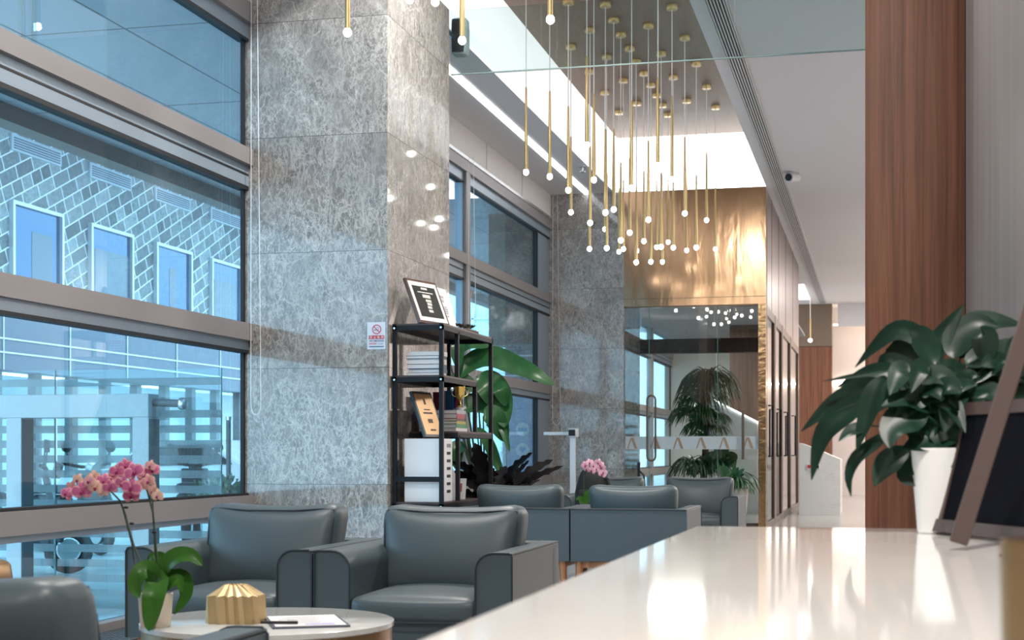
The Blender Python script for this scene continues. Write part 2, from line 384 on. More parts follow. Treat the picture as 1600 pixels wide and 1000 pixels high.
# window wall: top cladding above the window heads
HEAD = EYE+3.12
c = MB(); c.box(XW-.1, XW+.03, -3, 9.8, HEAD, H); c.box(XW-.1, XW+.03, 11.33, DY, HEAD, H)
for y in (12.9, 14.6, 16.35, 18.1): c.box(XW+.03, XW+.033, y, y+.012, HEAD, H, 1)
struct('wall_left', c, [M_CREAM, M_FRAME])
def window(name, y0, y1, mulls):
    c = MB()
    for z0, z1 in ((0, .06), (.60, .722), (1.796, 1.915), (3.015, 3.127), (4.0, HEAD)):
        c.box(XW-.06, XW+.05, y0, y1, z0, z1)
    for z0, z1 in ((2.87, 3.015), (1.73, 1.796), (.56, .60), (3.9, 4.0)):
        c.box(XW-.06, XW+.012, y0, y1, z0, z1, 1)
    for z0, z1 in ((2.845, 2.872), (2.945, 2.958), (1.712, 1.732), (.722, .738), (3.88, 3.9), (3.127, 3.135)):
        c.box(XW-.06, XW+.016, y0, y1, z0, z1, 2)
    for a, b in mulls:
        c.box(XW-.06, XW+.045, a, b, 0, HEAD)
        c.box(XW-.06, XW+.01, b, b+.04, 0, HEAD, 1)
        c.box(XW-.06, XW+.01, a-.04, a, 0, HEAD, 1)
    c.box(XW-.035, XW-.010, y1-.03, y1, 0, HEAD, 2)
    o = struct(name, c, [M_FRAME, M_FRAMEBLUE, M_BLACK])
    g = MB(); g.box(XW-.032, XW-.020, y0, y1, .02, HEAD-.05)
    build('window_pane', g, M_GLASSBLUE, o)
    return o
window('window_1', 3.6, 9.8, [(3.6, 3.75)])
struct('wall_left', MB().box(XW-.1, XW+.03, -3, 3.6, 0, HEAD), M_GREYWOOD)  # solid wall added in place of unseen window, cuts light on chair backs
o2 = window('window_2', 11.33, DY, [(15.45, 15.62)])
build('jamb_panel', MB().box(XW-.05, XW+.0, 19.1, 19.8, 0, HEAD), M_FRAMEBLUE, o2)
build('jamb_gasket', MB().box(XW-.05, XW+.01, 19.05, 19.1, 0, HEAD), M_BLACK, o2)
# blind track under the cream panels
struct('trim_3', MB().box(XW+.03, XW+.06, 11.33, DY, HEAD-.02, HEAD+.015), M_STEEL)
# trench grille in the floor along the window
g = MB(); g.box(XW+.05, -3.86, 3, 9.8, .0, .012)
for k in range(180):
    y = 3+k*.0375; g.box(XW+.08, -3.89, y, y+.018, .012, .02, 1)
for k in range(10):
    x = XW+.08+k*.033; g.box(x, x+.012, 3, 9.78, .012, .021, 1)
struct('trim_4', g, [M_RUBBER, mat('grille_metal', (.13, .14, .15), .4, .7)])
# enclosing walls behind the camera and to the right
struct('wall_back', MB().box(-4.5, 4, -3.1, -3, 0, H), M_WALNUT)
struct('wall_right', MB().box(4, 4.1, -3, 38, 0, H), M_PINKWALL)
# walnut column and grey oak wall by the desk
struct('wall_walnut', MB().box(-.042, .36, 6.5, 6.9, 0, H), M_WALNUT, origin=(0, 0, 0)).name = 'wall_middle'
struct('wall_near', MB().box(.362, .75, 3.85, 6.5, 0, H).box(.359, .363, 6.49, 6.499, 0, H, 1), [M_GREYWOOD, M_BLACK], origin=(0, 0, 0))
struct('wall_side', MB().box(.75, 4, 6.5, 6.7, 0, H), M_GREYWOOD)
# far corridor
struct('wall_far', MB().box(-4.5, 4, 37, 37.1, 0, H).box(-.85, 4, 35.9, 36, EYE+2.93, H, 1), [M_PINKWALL, M_CEIL])
c = MB(); c.box(-1.78, -.985, 36.0-.2, 36.6, EYE+2.47, H, 1); c.box(-1.78, -.985, 35.8, 36.6, 0, EYE+2.46, 0)
tag(build('wall_column', c, [M_WALNUT, M_BROWNCEIL]), kind='structure').name = 'trim_5'
o = build('cove_light', MB().box(-.95, 3.9, 36.05, 36.12, EYE+2.97, EYE+3.0), M_LED); tag(o, 'warm cove light glowing above the far corridor wall', 'light')
o = build('led_handrail', MB().box(-.98, 2.5, 36.93, 36.99, EYE+1.63, EYE+1.67), M_LED); tag(o, 'thin glowing handrail line across the far corridor wall', 'light strip')
# ceiling coffer walls, made to glow in place of concealed LEDs
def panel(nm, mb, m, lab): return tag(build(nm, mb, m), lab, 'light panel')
panel('coffer_glow', MB().box(LX-.04, LX, 4, 19.8, H+.0, CT), M_COFFERGLOW, 'long white side wall of the ceiling recess with added glow, window side')
panel('coffer_glow', MB().box(RX, RX+.04, 4, 19.8, H+.12, CT), M_COFFERGLOW, 'long side wall of the ceiling recess with added glow, desk side, facing the window')
panel('coffer_glow', MB().box(LX, RX, 19.8, 19.84, H-.0, CT), M_COFFERGLOWFAR, 'white end wall of the ceiling recess with added glow above the brass header')
panel('coffer_glow', MB().box(LX, RX, 3.96, 4, H+.12, CT), M_COFFERGLOW, 'near end wall of the ceiling recess, behind the viewer')
panel('coffer_glow', MB().box(-1.95, -1.43, 31.5, 34.5, H-.02, H-.001), M_COFFERGLOWFAR, 'small white ceiling light panel far down the corridor')
o = build('linear_light', MB().box(-3.77, -3.685, 5, DY, H-.012, H-.001), M_STRIP); tag(o, 'long white linear light strip in the ceiling beside the window', 'linear light')
# linear air diffuser
d = MB(); X0, X1 = -1.275, -1.1
d.box(X0, X1, 6, 35.7, H-.004, H-.001, 1)
d.box(X0, X0+.014, 6, 35.7, H-.014, H-.001); d.box(X1-.014, X1, 6, 35.7, H-.014, H-.001)
for k in range(6):
    x = X0+.014+(k+.5)*.0245; d.box(x-.0055, x+.0055, 6, 35.7, H-.014, H-.004)
tag(build('air_diffuser', d, [M_WHITE, M_BLACK]), 'long slotted linear air diffuser running down the white ceiling', 'air vent')
# glass smoke curtain hanging from the ceiling
t = thing('smoke_curtain', (-1.0, 11.36, EYE+2.95), 'clear glass smoke curtain hanging across the ceiling beside first pillar', 'glass panel')
g1 = MB(); g1.box(-3.225, -1.026, 11.355, 11.367, EYE+2.955, H); build('glass_pane', g1, M_GLASSTEAL, t)
g1 = MB(); g1.box(-1.018, 3.9, 11.355, 11.367, EYE+2.955, H); build('glass_pane', g1, M_GLASSTEAL, t)
g1 = MB(); g1.box(-3.225, 3.9, 11.354, 11.368, EYE+2.945, EYE+2.955); build('bottom_edge', g1, mat('glass_edge', (.16, .24, .24), .3), t)
# ================================================================ ENTRANCE VESTIBULE
HB = EYE+1.93    # header bottom
t = thing('entrance_portal', (-2.31, DY, 0), 'brushed brass entrance portal with glass front below bright ceiling recess', 'entrance portal')
build('header', MB().box(-3.24, RX, DY, DY+.3, HB, H), M_BRASSWALL, t)
build('header_seam', MB().box(-3.24, RX, DY-.004, DY, HB+.095, HB+.101), M_DOORBRONZE, t)
build('header_lip', MB().box(-3.24, RX-.1, DY-.006, DY+.02, HB-.02, HB), M_DOORBRONZE, t)
build('corner_post', MB().box(-1.478, RX, DY-.002, DY+.12, 0, HB), M_BRASSPOST, t)
sidep = MB(); sidep.box(RX-.05, RX, DY+.3, 28.4, HB, H)
for y in (20.9, 22.4, 24.2, 26.3): sidep.box(RX, RX+.004, y, y+.012, HB, H, 1)
build('side_header', sidep, [M_BRASSGREY, M_DOORBRONZE], t)
build('floor_rail', MB().box(-3.24, -1.478, DY+.02, DY+.07, 0, .1), M_DOORBRONZE, t)
build('fixed_pane', MB().box(-3.235, -2.91, DY+.04, DY+.052, .1, HB-.02), M_GLASSCLR, t)
def handle_mb(x, y, z0, z1, gap=.055, dx=0):
    m = MB(); pts = []
    R = .055
    for s_ in (1,):
        pts += [Vector((x-gap, y, z0+R)), Vector((x-gap, y, z1-R))]
        for a in range(1, 6): pts.append(Vector((x-gap+R*(1-math.cos(a*math.pi/6)), y, z1-R+R*math.sin(a*math.pi/6))))
        pts += [Vector((x+gap, y, z1-R)), Vector((x+gap, y, z0+R))]
        for a in range(1, 6): pts.append(Vector((x+gap-R*(1-math.cos(a*math.pi/6)), y, z0+R-R*math.sin(a*math.pi/6))))
        pts.append(pts[0]+Vector((0, 0, .001)))
    return m.tube(pts, .014, 8)
def xat(px, Y=DY): return W(px, 700, Y).x
lv = [(xat(1014), xat(1119), xat(1018)), (xat(1121), xat(1184), xat(1161))]
for k, (a, b, hx) in enumerate(lv):
    d = thing('glass_door', ((a+b)/2, DY+.045, 0), ['clear glass entrance door leaf, left, with black loop handle', 'clear glass entrance door leaf, right, beside the brass post'][k], 'door')
    build('door_pane', MB().box(a, b-.012, DY+.04, DY+.052, .1, HB-.02), M_GLASSCLR, d)
    build('pane_edge', MB().box(a-.006, a, DY+.038, DY+.054, .1, HB-.02), mat('green_glass_edge', (.12, .3, .25), .2), d)
    if k == 0: build('pull_handle', handle_mb(hx, DY-.02, EYE-.11, EYE+.75), M_DOORBRONZE, d, smooth=True)
    else: build('pull_handle', MB().tube([(hx, DY-.02, EYE-.09), (hx, DY-.02, EYE+.55)], .018, 10).tube([(hx, DY-.02, EYE), (hx, DY+.04, EYE)], .008).tube([(hx, DY-.02, EYE+.45), (hx, DY+.04, EYE+.45)], .008), M_DOORBRONZE, d, smooth=True)
bz0, bz1 = EYE+.042, EYE+.212
fb = thing('frosted_band', (-2.35, DY+.03, bz0), 'frosted band of bronze peak marks across the entrance glass', 'decal')
build('band', MB().box(-3.225, -1.485, DY+.034, DY+.038, bz0, bz1), M_BAND, fb)
for px in (986.5, 1022.5, 1058.5, 1094.5, 1130.5, 1168):
    x = xat(px); m = MB(); y0, y1 = DY+.030, DY+.0335; zb, zt = bz0+.008, bz1-.015
    m.prism([(x-.062, zb), (x-.047, zb), (x-.005, zt-.03), (x-.012, zt)], y0, y1, 0, 'Y')
    m.prism([(x-.012, zt), (x+.022, zt), (x+.075, zb), (x+.038, zb)], y0, y1, 0, 'Y')
    build('peak_mark', m, M_MARK, fb)
# side glass doors along the corridor
for k, (a, b) in enumerate([(19.98, 21.6), (21.75, 23.3), (23.45, 25.6), (25.75, 28.3)]):
    d = thing('side_glass_door', (RX-.02, (a+b)/2, 0), 'bronze framed glass door in the portal side wall, %s from the brass post' % ['nearest', 'second', 'third', 'fourth and farthest'][k], 'door')
    f = MB(); f.box(RX-.05, RX, a, a+.12, 0, HB); f.box(RX-.05, RX, b-.12, b, 0, HB); f.box(RX-.05, RX, a+.12, b-.12, HB-.12, HB); f.box(RX-.05, RX, a+.12, b-.12, 0, .1)
    build('door_frame', f, M_DOORBRONZE, d)
    build('door_pane', MB().box(RX-.032, RX-.02, a+.12, b-.12, .1, HB-.12), M_GLASSCLR, d)
    yy = a+.25
    build('pull_handle', MB().tube([(RX, yy, EYE-.05), (RX+.06, yy, EYE-.05), (RX+.06, yy, EYE+.62), (RX, yy, EYE+.62)], .014, 8), M_BLACKMETAL, d, smooth=True)
    build('edge_trim', MB().box(RX, RX+.01, b-.02, b+.02, 0, HB), mat('bright_trim', (.8, .74, .70), .25, .6), d)
# inside of the vestibule
struct('wall_inner', MB().box(-4.4, RX-.5, 32.3, 32.4, 0, H), mat('ivory_wall', (.78, .75, .66), .7))
window('window_3', 21.2, 32.3, [(23.6, 23.75), (26.4, 26.55), (29.2, 29.35)])
struct('ceiling', MB().box(-4.4, RX-.06, 21.25, 32.3, 3.45, 3.5), mat('dim_ceiling', (.30, .30, .31), .7))
struct('trim_6', MB().box(-4.25, RX-.06, 21.5, 21.7, EYE+1.42, EYE+1.62), M_BLACKMETAL)  # dark beam standing in for the room's reflection in the entrance glass
struct('trim_7', MB().box(xat(1140, 29), RX-.06, 29, 29.2, 0, 3.45), wood('dark_wood', (.10, .06, .04), (.17, .10, .07), 12))
sw = MB(); pts = [(xat(1108, 25.5), 0)]+[(W(px, py, 25.5).x, W(px, py, 25.5).z) for px, py in ((1108, 622), (1125, 632), (1145, 642), (1165, 652), (1188, 664))]+[(xat(1188, 25.5), 0)]
sw.prism(pts, 25.5, 25.7, 0, 'Y')
st = tag(build('stair_balustrade', sw, M_STAIR), 'white marble stair balustrade seen through the entrance glass', 'balustrade')
hp = [W(px, py, 25.48) for px, py in ((1108, 620), (1125, 630), (1145, 640), (1165, 650), (1188, 662))]
build('lit_handrail', MB().tube(hp, .014, 6), M_STRIP, st)
# marble block with signs in the corridor
Y = 25.2; pl = [(xat(1247, Y)+.02, 0), (xat(1247, Y)+.02, W(1247, 692, Y).z), (W(1270, 700, Y).x, W(1270, 700, Y).z), (W(1313, 718, Y).x, W(1313, 718, Y).z), (xat(1313, Y), 0)]
b1 = tag(build('marble_plinth', MB().prism(pl, Y, Y+1.6, 0, 'Y'), M_STAIR), 'white marble stair plinth with slanted top beyond the side doors', 'plinth')
sg = thing('corridor_sign', W(1272, 733, Y-.01), 'small white pictogram sign on the marble stair plinth', 'sign')
s0, s1 = W(1261, 733, Y-.012), W(1282, 725, Y-.012)
build('sign_plate', MB().box(s0.x, s1.x, Y-.012, Y-.002, s0.z, s1.z), M_PAPER, sg)
build('red_mark', MB().box(s0.x+.01, s0.x+.07, Y-.014, Y-.012, s0.z+.015, s1.z-.015), M_RED, sg)
m = MB()
for dx in (.12, .17): m.lathe((s0.x+dx, Y-.013, s0.z+.042), [(.002, -.03), (.02, -.028), (.02, .015), (.002, .03)], 8)
build('figure_mark', m, M_BLACK, sg)
# ================================================================ PENDANT LIGHTS
def pend_proto():
    t = thing('pendant_light', (0, 0, 0), 'x', 'pendant light')
    c = MB().lathe((0, 0, 0), [(.05, -.045), (.052, -.04), (.052, 0)], 20); build('canopy', c, M_GOLD, t, smooth=True)
    return t
TUBE = MB().lathe((0, 0, 0), [(.017, 0), (.017, .12), (.0085, .74), (.006, .75)], 14)
TIP = MB().lathe((0, 0, 0), [(.003, -.052), (.016, -.046), (.026, -.032), (.025, -.014), (.017, 0)], 14)
far = [(892,70,336),(921,109,393),(922,44,353),(946,4,337),(945,142,362),(948,86,392),(959,28,332),(967,173,397),(970,51,380),(974,123,393),(984,73,368),(995,159,396),(994,93,414),(1006,112,381),(1013,37,348),(1017,130,413),(1026,146,390),(1033,81,390),(1035,162,413),(1044,177,382),(1050,8,285),(1052,118,391),(1070,56,338),(1073,155,395),(1088,97,391),(1104,133,348),(1118,165,393)]
nof = [(822,13.7,274),(859,13.6,281),(888,13.9,302),(917,13.1,232),(928,13.6,286),(987,13.4,299),(1028,13.2,264)]
near = [(543,9.4,58),(567,9.0,-4),(640,9.8,6),(680,9.6,10),(722,10.0,70),(860,9.2,38)]
P = []
for px, cy, ty in far: P.append((px, 4.165*F_PX/(HORI-cy), ty, 0))
for px, z, ty in nof: P.append((px, z, ty, 0))
for px, z, ty in near: P.append((px, z, ty, 1))
canopy_me = tube_me = tip_me = None
P.sort(key=lambda q: (q[3], q[0]))
cnt = [0, 0]
for px, z, ty, nr in P:
    a = math.atan((px-800)/F_PX); ph = a-TH; Y = z*math.cos(ph)/math.cos(a); X = Y*math.tan(ph)
    zt = EYE+(HORI-ty)/F_PX*z; top = CT if X > LX and X < RX else H
    if nr: top = CT if X > LX+.06 else H
    cnt[nr] += 1
    lab = ('slim brass pendant light, %s from the left by its glowing tip in the far cluster' % ORD[cnt[0]]) if not nr else ('slim brass pendant light hanging near top edge, %s from the left of the six nearest' % ORD[cnt[1]])
    t = thing('pendant_light', (X, Y, zt), lab, 'pendant light', 'brass pendant lights')
    def share(nm, me, mb, m, dz):
        if me is None:
            q = MB(); q.v = [v+Vector((X, Y, zt+dz)) for v in mb.v]; q.f = mb.f; q.m = mb.m
            o = build(nm, q, m, t, smooth=True)
            for v in o.data.vertices: v.co.z -= dz
            o.location.z = dz
            return o.data
        o = bpy.data.objects.new(nm, me); COL.objects.link(o); o.parent = t; o.location.z = dz; return me
    tube_me = share('tube', tube_me, TUBE, M_GOLD, .052)
    tip_me = share('lamp_tip', tip_me, TIP, M_TIP, .052)
    canopy_me = share('canopy', canopy_me, MB().lathe((0, 0, 0), [(.048, -.045), (.052, -.04), (.052, 0)], 18), M_GOLD, top-zt)
    build('cord', MB().tube([(X, Y, zt+.8), (X, Y, top-.04)], .0048, 5), M_CORD, t)
p = W(1266, 532, 34.5)
t = thing('small_pendant_light', p, 'lone small pendant light in front of the bronze topped corridor column', 'pendant light')
build('lamp_tip', MB().lathe(p, [(.01, -.04), (.045, -.02), (.045, .02), (.01, .045)], 12), M_TIP, t, smooth=True)
build('tube', MB().tube([p+Vector((0, 0, .04)), p+Vector((0, 0, .5))], .02, 8), M_GOLD, t)
build('cord', MB().tube([p+Vector((0, 0, .5)), (p.x, p.y, H)], .008, 6), M_CORD, t)
# ceiling fittings
p = W(1237, 276, 18.9); t = thing('security_camera', (p.x, p.y, H), 'small white dome camera with black lens on the white ceiling', 'camera')
build('mount', MB().lathe((p.x, p.y, H-.05), [(.05, 0), (.06, .05)], 18), M_WHITE, t, smooth=True)
build('housing', MB().tube([(p.x+.06, p.y+.06, H-.05), (p.x-.03, p.y-.1, H-.075)], [.055, .06], 18), M_WHITE, t, smooth=True)
build('lens', MB().tube([(p.x-.03, p.y-.1, H-.075), (p.x-.036, p.y-.112, H-.077)], .045, 18), M_BLACK, t)
p = W(910, 262, 17.9); t = thing('sprinkler_head', (p.x, p.y, H-.07), 'small steel sprinkler head in the ceiling strip by second window', 'sprinkler')
build('stem', MB().tube([(p.x, p.y, H), (p.x, p.y, H-.06)], .012, 8), M_STEEL, t)
build('deflector', MB().lathe((p.x, p.y, H-.07), [(.035, 0), (.035, .006)], 14), M_STEEL, t); build('escutcheon', MB().lathe((p.x, p.y, H-.012), [(.05, 0), (.055, .012)], 16), M_STEEL, t)
t = thing('loudspeaker', (-3.2, 11.5, EYE+3.14), 'small grey green loudspeaker mounted high on the first pillar corner', 'speaker')
build('cabinet', MB().rbox((-3.2, 11.55, EYE+3.29), (.13, .14, .30), .035, n=6), mat('speaker_grey', (.38, .44, .44), .5), t, smooth=True, weld=True)
build('grille', MB().rbox((-3.2, 11.475, EYE+3.29), (.1, .02, .26), .01, n=4), M_BLACKMETAL, t, smooth=True, weld=True)
build('bracket', MB().box(-3.26, -3.235, 11.328, 11.5, EYE+3.26, EYE+3.3), M_STEEL, t)
# ceiling downlight clusters (they show in the polished stone and the glass)
for k, (x, y, lab) in enumerate([(-.3, 7.2, 'four lamp square downlight in the ceiling above the walnut column'), (.6, 9.6, 'four lamp square downlight in the ceiling beyond the glass curtain, right side'), (-2.4, 1.5, 'four lamp square downlight in the ceiling behind the viewer, window side'), (.2, 1.2, 'four lamp square downlight in the ceiling above the white desk'), (-2.4, -1, 'four lamp square downlight in the ceiling nearest the back wall')]):
    t = thing('downlight', (x, y, H-.01), lab, 'downlight')
    build('plate', MB().box(x-.14, x+.14, y-.14, y+.14, H-.01, H), M_WHITE, t)
    for dx in (-.06, .06):
        for dy in (-.06, .06): build('lamp', MB().lathe((x+dx, y+dy, H-.014), [(.036, 0), (.036, .004)], 12), M_TIP, t)
# blind cords
def cord(x, y, z0, z1, lab, wdt=.03):
    pts = [Vector((x-wdt, y, z1)), Vector((x-wdt*1.1, y, z0+.1))]+[Vector((x+wdt*math.cos(math.pi+a*math.pi/6), y, z0+.04+.05*math.sin(math.pi+a*math.pi/6))) for a in range(0, 7)]+[Vector((x+wdt*1.05, y, z0+.1)), Vector((x+wdt*.2, y, z1))]
    tag(build('blind_cord', MB().tube(pts, .0028, 5), M_PLASTICWHITE), lab, 'blind cord')
cord(-4.165, 9.74, EYE+.27, H, 'long white blind cord loop hanging against the first pillar', .035)
cord(-4.12, 15.35, EYE+.8, HEAD, 'white blind cords hanging before the second window mullion', .04)
cord(-4.13, 19.7, EYE+.38, H, 'white blind cord loop hanging against the second pillar', .05)
# no smoking sign on the pillar
YS = 9.8; s0 = W(574, 546, YS); s1 = W(602, 503, YS)
t = thing('no_smoking_sign', ((s0.x+s1.x)/2, YS-.002, s0.z), 'white NO SMOKING sticker with red symbol on the marble pillar', 'sign')
build('sign_plate', MB().box(s0.x, s1.x, YS-.003, YS, s0.z, s1.z), mat('sign_white', (.72, .76, .86), .3), t)
cx = (s0.x+s1.x)/2+.004; cz = s1.z-.05; R = .033
ring = MB(); n = 28
for r0, r1 in ((R-.006, R),):
    vs = []; fs = []
    for y in (YS-.0045, YS-.003):
        for r in (r0, r1): vs += [(cx+r*math.cos(2*math.pi*i/n), y, cz+r*math.sin(2*math.pi*i/n)) for i in range(n)]
    for i in range(n):
        j = (i+1) % n; fs += [(i, j, n+j, n+i), (n+i, n+j, 3*n+j, 3*n+i), (i, 2*n+i, 2*n+j, j)]
    ring.add(vs, fs)
ring.obox((cx, YS-.004, cz), (.023, 0, -.023), (0, .0007, 0), (.002, 0, .002))
build('prohibition_ring', ring, M_RED, t)
cg = MB(); cg.obox((cx-.004, YS-.0036, cz-.004), (.017, 0, 0), (0, .0005, 0), (0, 0, .003)); cg.tube([(cx+.014, YS-.0036, cz+.001), (cx+.016, YS-.0036, cz+.008), (cx+.006, YS-.0036, cz+.012), (cx+.005, YS-.0036, cz+.017)], .0013, 5)
build('cigarette_mark', cg, M_INK, t)
build('red_bar', MB().box(s0.x+.012, s1.x-.006, YS-.0045, YS-.003, s1.z-.116, s1.z-.091), M_RED, t)
build('chinese_lettering', text_mb('禁 止 吸 烟', .021, (cx, YS-.0052, s1.z-.1115), (1, 0, 0), (0, 0, 1), .0005), M_PAPER, t)
build('english_lettering', text_mb('NO SMOKING', .0165, (cx, YS-.0035, s1.z-.134), (1, 0, 0), (0, 0, 1), .0005, bold=.0003), M_SIGNBLUE, t)
build('small_lettering', text_mb('12345', .016, (cx+.025, YS-.0035, s1.z-.154), (1, 0, 0), (0, 0, 1), .0005), M_INK, t)
m = MB()
for k in range(2): m.box(s0.x+.013, cx-.0, YS-.004, YS-.003, s1.z-.1455-.007*k, s1.z-.1425-.007*k)
build('fine_print', m, M_RED, t)
build('footer_strip', MB().box(s0.x+.014, s1.x-.01, YS-.004, YS-.003, s1.z-.171, s1.z-.164), M_SIGNBLUE, t)
# ================================================================ ARMCHAIRS
def armchair():
    t = thing('armchair', (0, 0, 0), 'x', 'armchair')
    Wd, D, AH, AT = .80, .87, .634, .145
    def armmb(s):
        q = MB(); n = 6; r = .07
        xo = s*Wd/2; xi = s*(Wd/2-AT)
        prof = [(xo, .27), (xo, AH-.012), (xo-s*.012, AH)]+[(xi+s*r*(1-math.sin(a*math.pi/2/n)), AH-r+r*math.cos(a*math.pi/2/n)) for a in range(n+1)]+[(xi, .27)]
        if s > 0: prof = prof[::-1]
        q.prism(prof, 0, D, 0, 'Y'); return q, prof
    for s in (-1, 1):
        q, prof = armmb(s)
        a = build('armrest', q, M_LEATHER, t, smooth=True)
        pt = [p for p in prof]
        build('piping', MB().tube([(x, -.002, z) for x, z in pt], .0045, 6).tube([(s*(Wd/2-.003), 0, AH-.004), (s*(Wd/2-.003), D, AH-.004)], .004, 6), M_LEATHERDK, a, smooth=True)
    build('base', MB().rbox((0, .43, .325), (Wd-2*AT+.002, .83, .12), .012, n=4), M_LEATHER, t, smooth=True, weld=True)
    bp = MB().rbox((0, D-.064, .452), (Wd+.004, .14, .364), .012, n=4)
    bk = build('back_frame', bp, M_LEATHER, t, smooth=True, weld=True)
    build('piping', MB().tube([(-Wd/2+.004, D+.005, AH-.004), (Wd/2-.004, D+.005, AH-.004)], .0045, 6), M_LEATHERDK, bk)
    sw_ = Wd-2*AT
    sc_ = build('seat_cushion', MB().rbox((0, .315, .405), (sw_+.0, .66, .105), .035, (0, .01, .022), 10), M_LEATHER, t, smooth=True, weld=True)
    zz = .365
    build('piping', MB().tube([(-sw_/2+.015, .62, zz), (-sw_/2+.004, .03, zz), (-sw_/2+.03, -.017, zz), (0, -.026, zz-.003), (sw_/2-.03, -.017, zz), (sw_/2-.004, .03, zz), (sw_/2-.015, .62, zz)], .0045, 6), M_LEATHERDK, sc_, smooth=True)
    def warp(p):
        x, y, z = p; k = abs(x)/.32; top = max(0, z/.2)
        # plump corners and a gentle backward lean
        x *= 1+.05*top
        z += .012*(k**3)*top - .006*top*math.cos(k*2.5)
        return (x, y+.10*(z/.4), z)
    bc = build('back_cushion', MB().rbox((0, .60, .60), (.60, .20, .38), .065, (0, .05, .0), 14, warp=warp), M_LEATHER, t, smooth=True, weld=True)
    q = []
    for x, z, y in [(-.281, -.12, -.081), (-.281, 0, -.092), (-.281, .11, -.081), (-.273, .163, -.0725), (-.225, .171, -.081), (-.1, .171, -.095), (.1, .171, -.095), (.225, .171, -.081), (.273, .163, -.0725), (.281, .11, -.081), (.281, 0, -.092), (.281, -.12, -.081)]:
        a_ = warp((x, y, z)); q.append((a_[0], a_[1]+.60, a_[2]+.60))
    build('piping', MB().tube(q, .004, 6), M_LEATHERDK, bc, smooth=True)
    for s in (-1, 1):
        for y0 in (.05, D-.05):
            build('leg', MB().tube([(s*.345, y0, .27), (s*.36, y0+(.015 if y0 > .4 else -.015), 0)], [.028, .017], 10), M_LEG, t, smooth=True)
    build('leg_rail', MB().box(-.345, .345, .035, .065, .225, .268).box(-.345, .345, D-.065, D-.035, .225, .268).box(-.36, -.33, .05, D-.05, .225, .268).box(.33, .36, .05, D-.05, .225, .268), M_LEG, t)
    return t
GA = 'slate leather lounge armchairs'
chairs = [(-1.7475, 5.6, 0, 'slate grey leather armchair in the middle, beside the white desk edge'),
          (-2.56, 5.6, 0, 'slate grey leather armchair by the window behind the orchid table'),
          (-1.70, 3.10, math.pi, 'slate grey leather armchair cut off at the bottom left corner, seen from behind'),
          (-1.64, 11.07, math.pi, 'slate grey leather armchair with its back turned, wooden legs showing'),
          (-2.45, 11.07, math.pi, 'slate grey leather armchair with back turned, half hidden by the dark plant'),
          (-1.57, 13.3, 0, 'slate grey leather armchair facing us, nearest the entrance doors'),
          (-2.40, 13.3, 0, 'slate grey leather armchair facing us behind the black backpack')]
proto = armchair()
for i, (x, y, r, lab) in enumerate(chairs):
    o = proto if i == 0 else dup(proto)
    o.location = (x, y, 0); o.rotation_euler.z = r; tag(o, lab, 'armchair', GA)
# ================================================================ COFFEE TABLES
def coffee_table(x, y, lab):
    t = thing('coffee_table', (x, y, 0), lab, 'coffee table')
    build('tabletop', MB().lathe((x, y, .48), [(.385, 0), (.39, .004), (.39, .018), (.386, .02)], 64), M_TABLE, t, smooth=True)
    build('rim_band', MB().lathe((x, y, .43), [(.36, 0), (.383, 0), (.383, .05)], 64), M_BRONZE, t, smooth=True)
    build('column', MB().lathe((x, y, .02), [(.05, 0), (.05, .42)], 24), M_BRONZE, t, smooth=True)
    build('foot_plate', MB().lathe((x, y, 0), [(.22, 0), (.22, .012), (.06, .02)], 40), M_BRONZE, t, smooth=True)
    return t
TZ = .50
tc = Vector((-1.832, 4.38, 0))
TX, TY = tc.x, tc.y
coffee_table(TX, TY, 'round white marble coffee table with bronze rim, holding orchid and clipboard')
coffee_table(-2.1, 12.15, 'round marble coffee table between the far armchairs, under the backpack')
def onT(px, py):   # point on the near table top
    z = (EYE-TZ)*F_PX/(py-HORI); a = math.atan((px-800)/F_PX); p = a-TH; Y = z*math.cos(p)/math.cos(a); return Vector((Y*math.tan(p), Y, TZ))
# gold pleated tissue holder
c0 = onT(369, 972); t = thing('pleated_vase', (c0.x, c0.y, TZ), 'faceted gold origami holder on the marble table', 'vase')
q = MB(); n = 36; hw, hd = .082, .062
def rr(a, sx, sy, p=5):
    c_, s_ = math.cos(a), math.sin(a); k = (abs(c_)**p+abs(s_)**p)**(-1/p); return Vector((sx*c_*k, sy*s_*k, 0))
rings = []
for ring_i, (sc1, z, zz) in enumerate([(1.0, 0, .05), (.97, .082, -.06), (.38, .116, .08), (.28, .10, .0)]):
    rings.append([])
    for i in range(n):
        a = 2*math.pi*(i+.5*(ring_i == 1))/n; k = 1+zz*(1 if i % 2 else -1)
        pt = rr(a, hw*sc1*k, hd*sc1*k); pt.z = z+(.004*(i % 2) if ring_i == 1 else 0)
        rings[-1].append(c0+Matrix.Rotation(.12, 3, 'Z') @ pt)
vs = [v for r in rings for v in r]; fs = []
for k in range(3):
    for i in range(n):
        j = (i+1) % n; fs += [(k*n+i, k*n+j, (k+1)*n+i), (k*n+j, (k+1)*n+j, (k+1)*n+i)]
fs.append(tuple(range(n))[::-1]); q.add(vs, fs)
build('body', q, mat('matte_gold', (.62, .46, .25), .45, .7), t)
build('inner_well', MB().lathe(c0+Vector((0, 0, .07)), [(.012, 0), (.016, .03)], 12), M_BLACK, t)
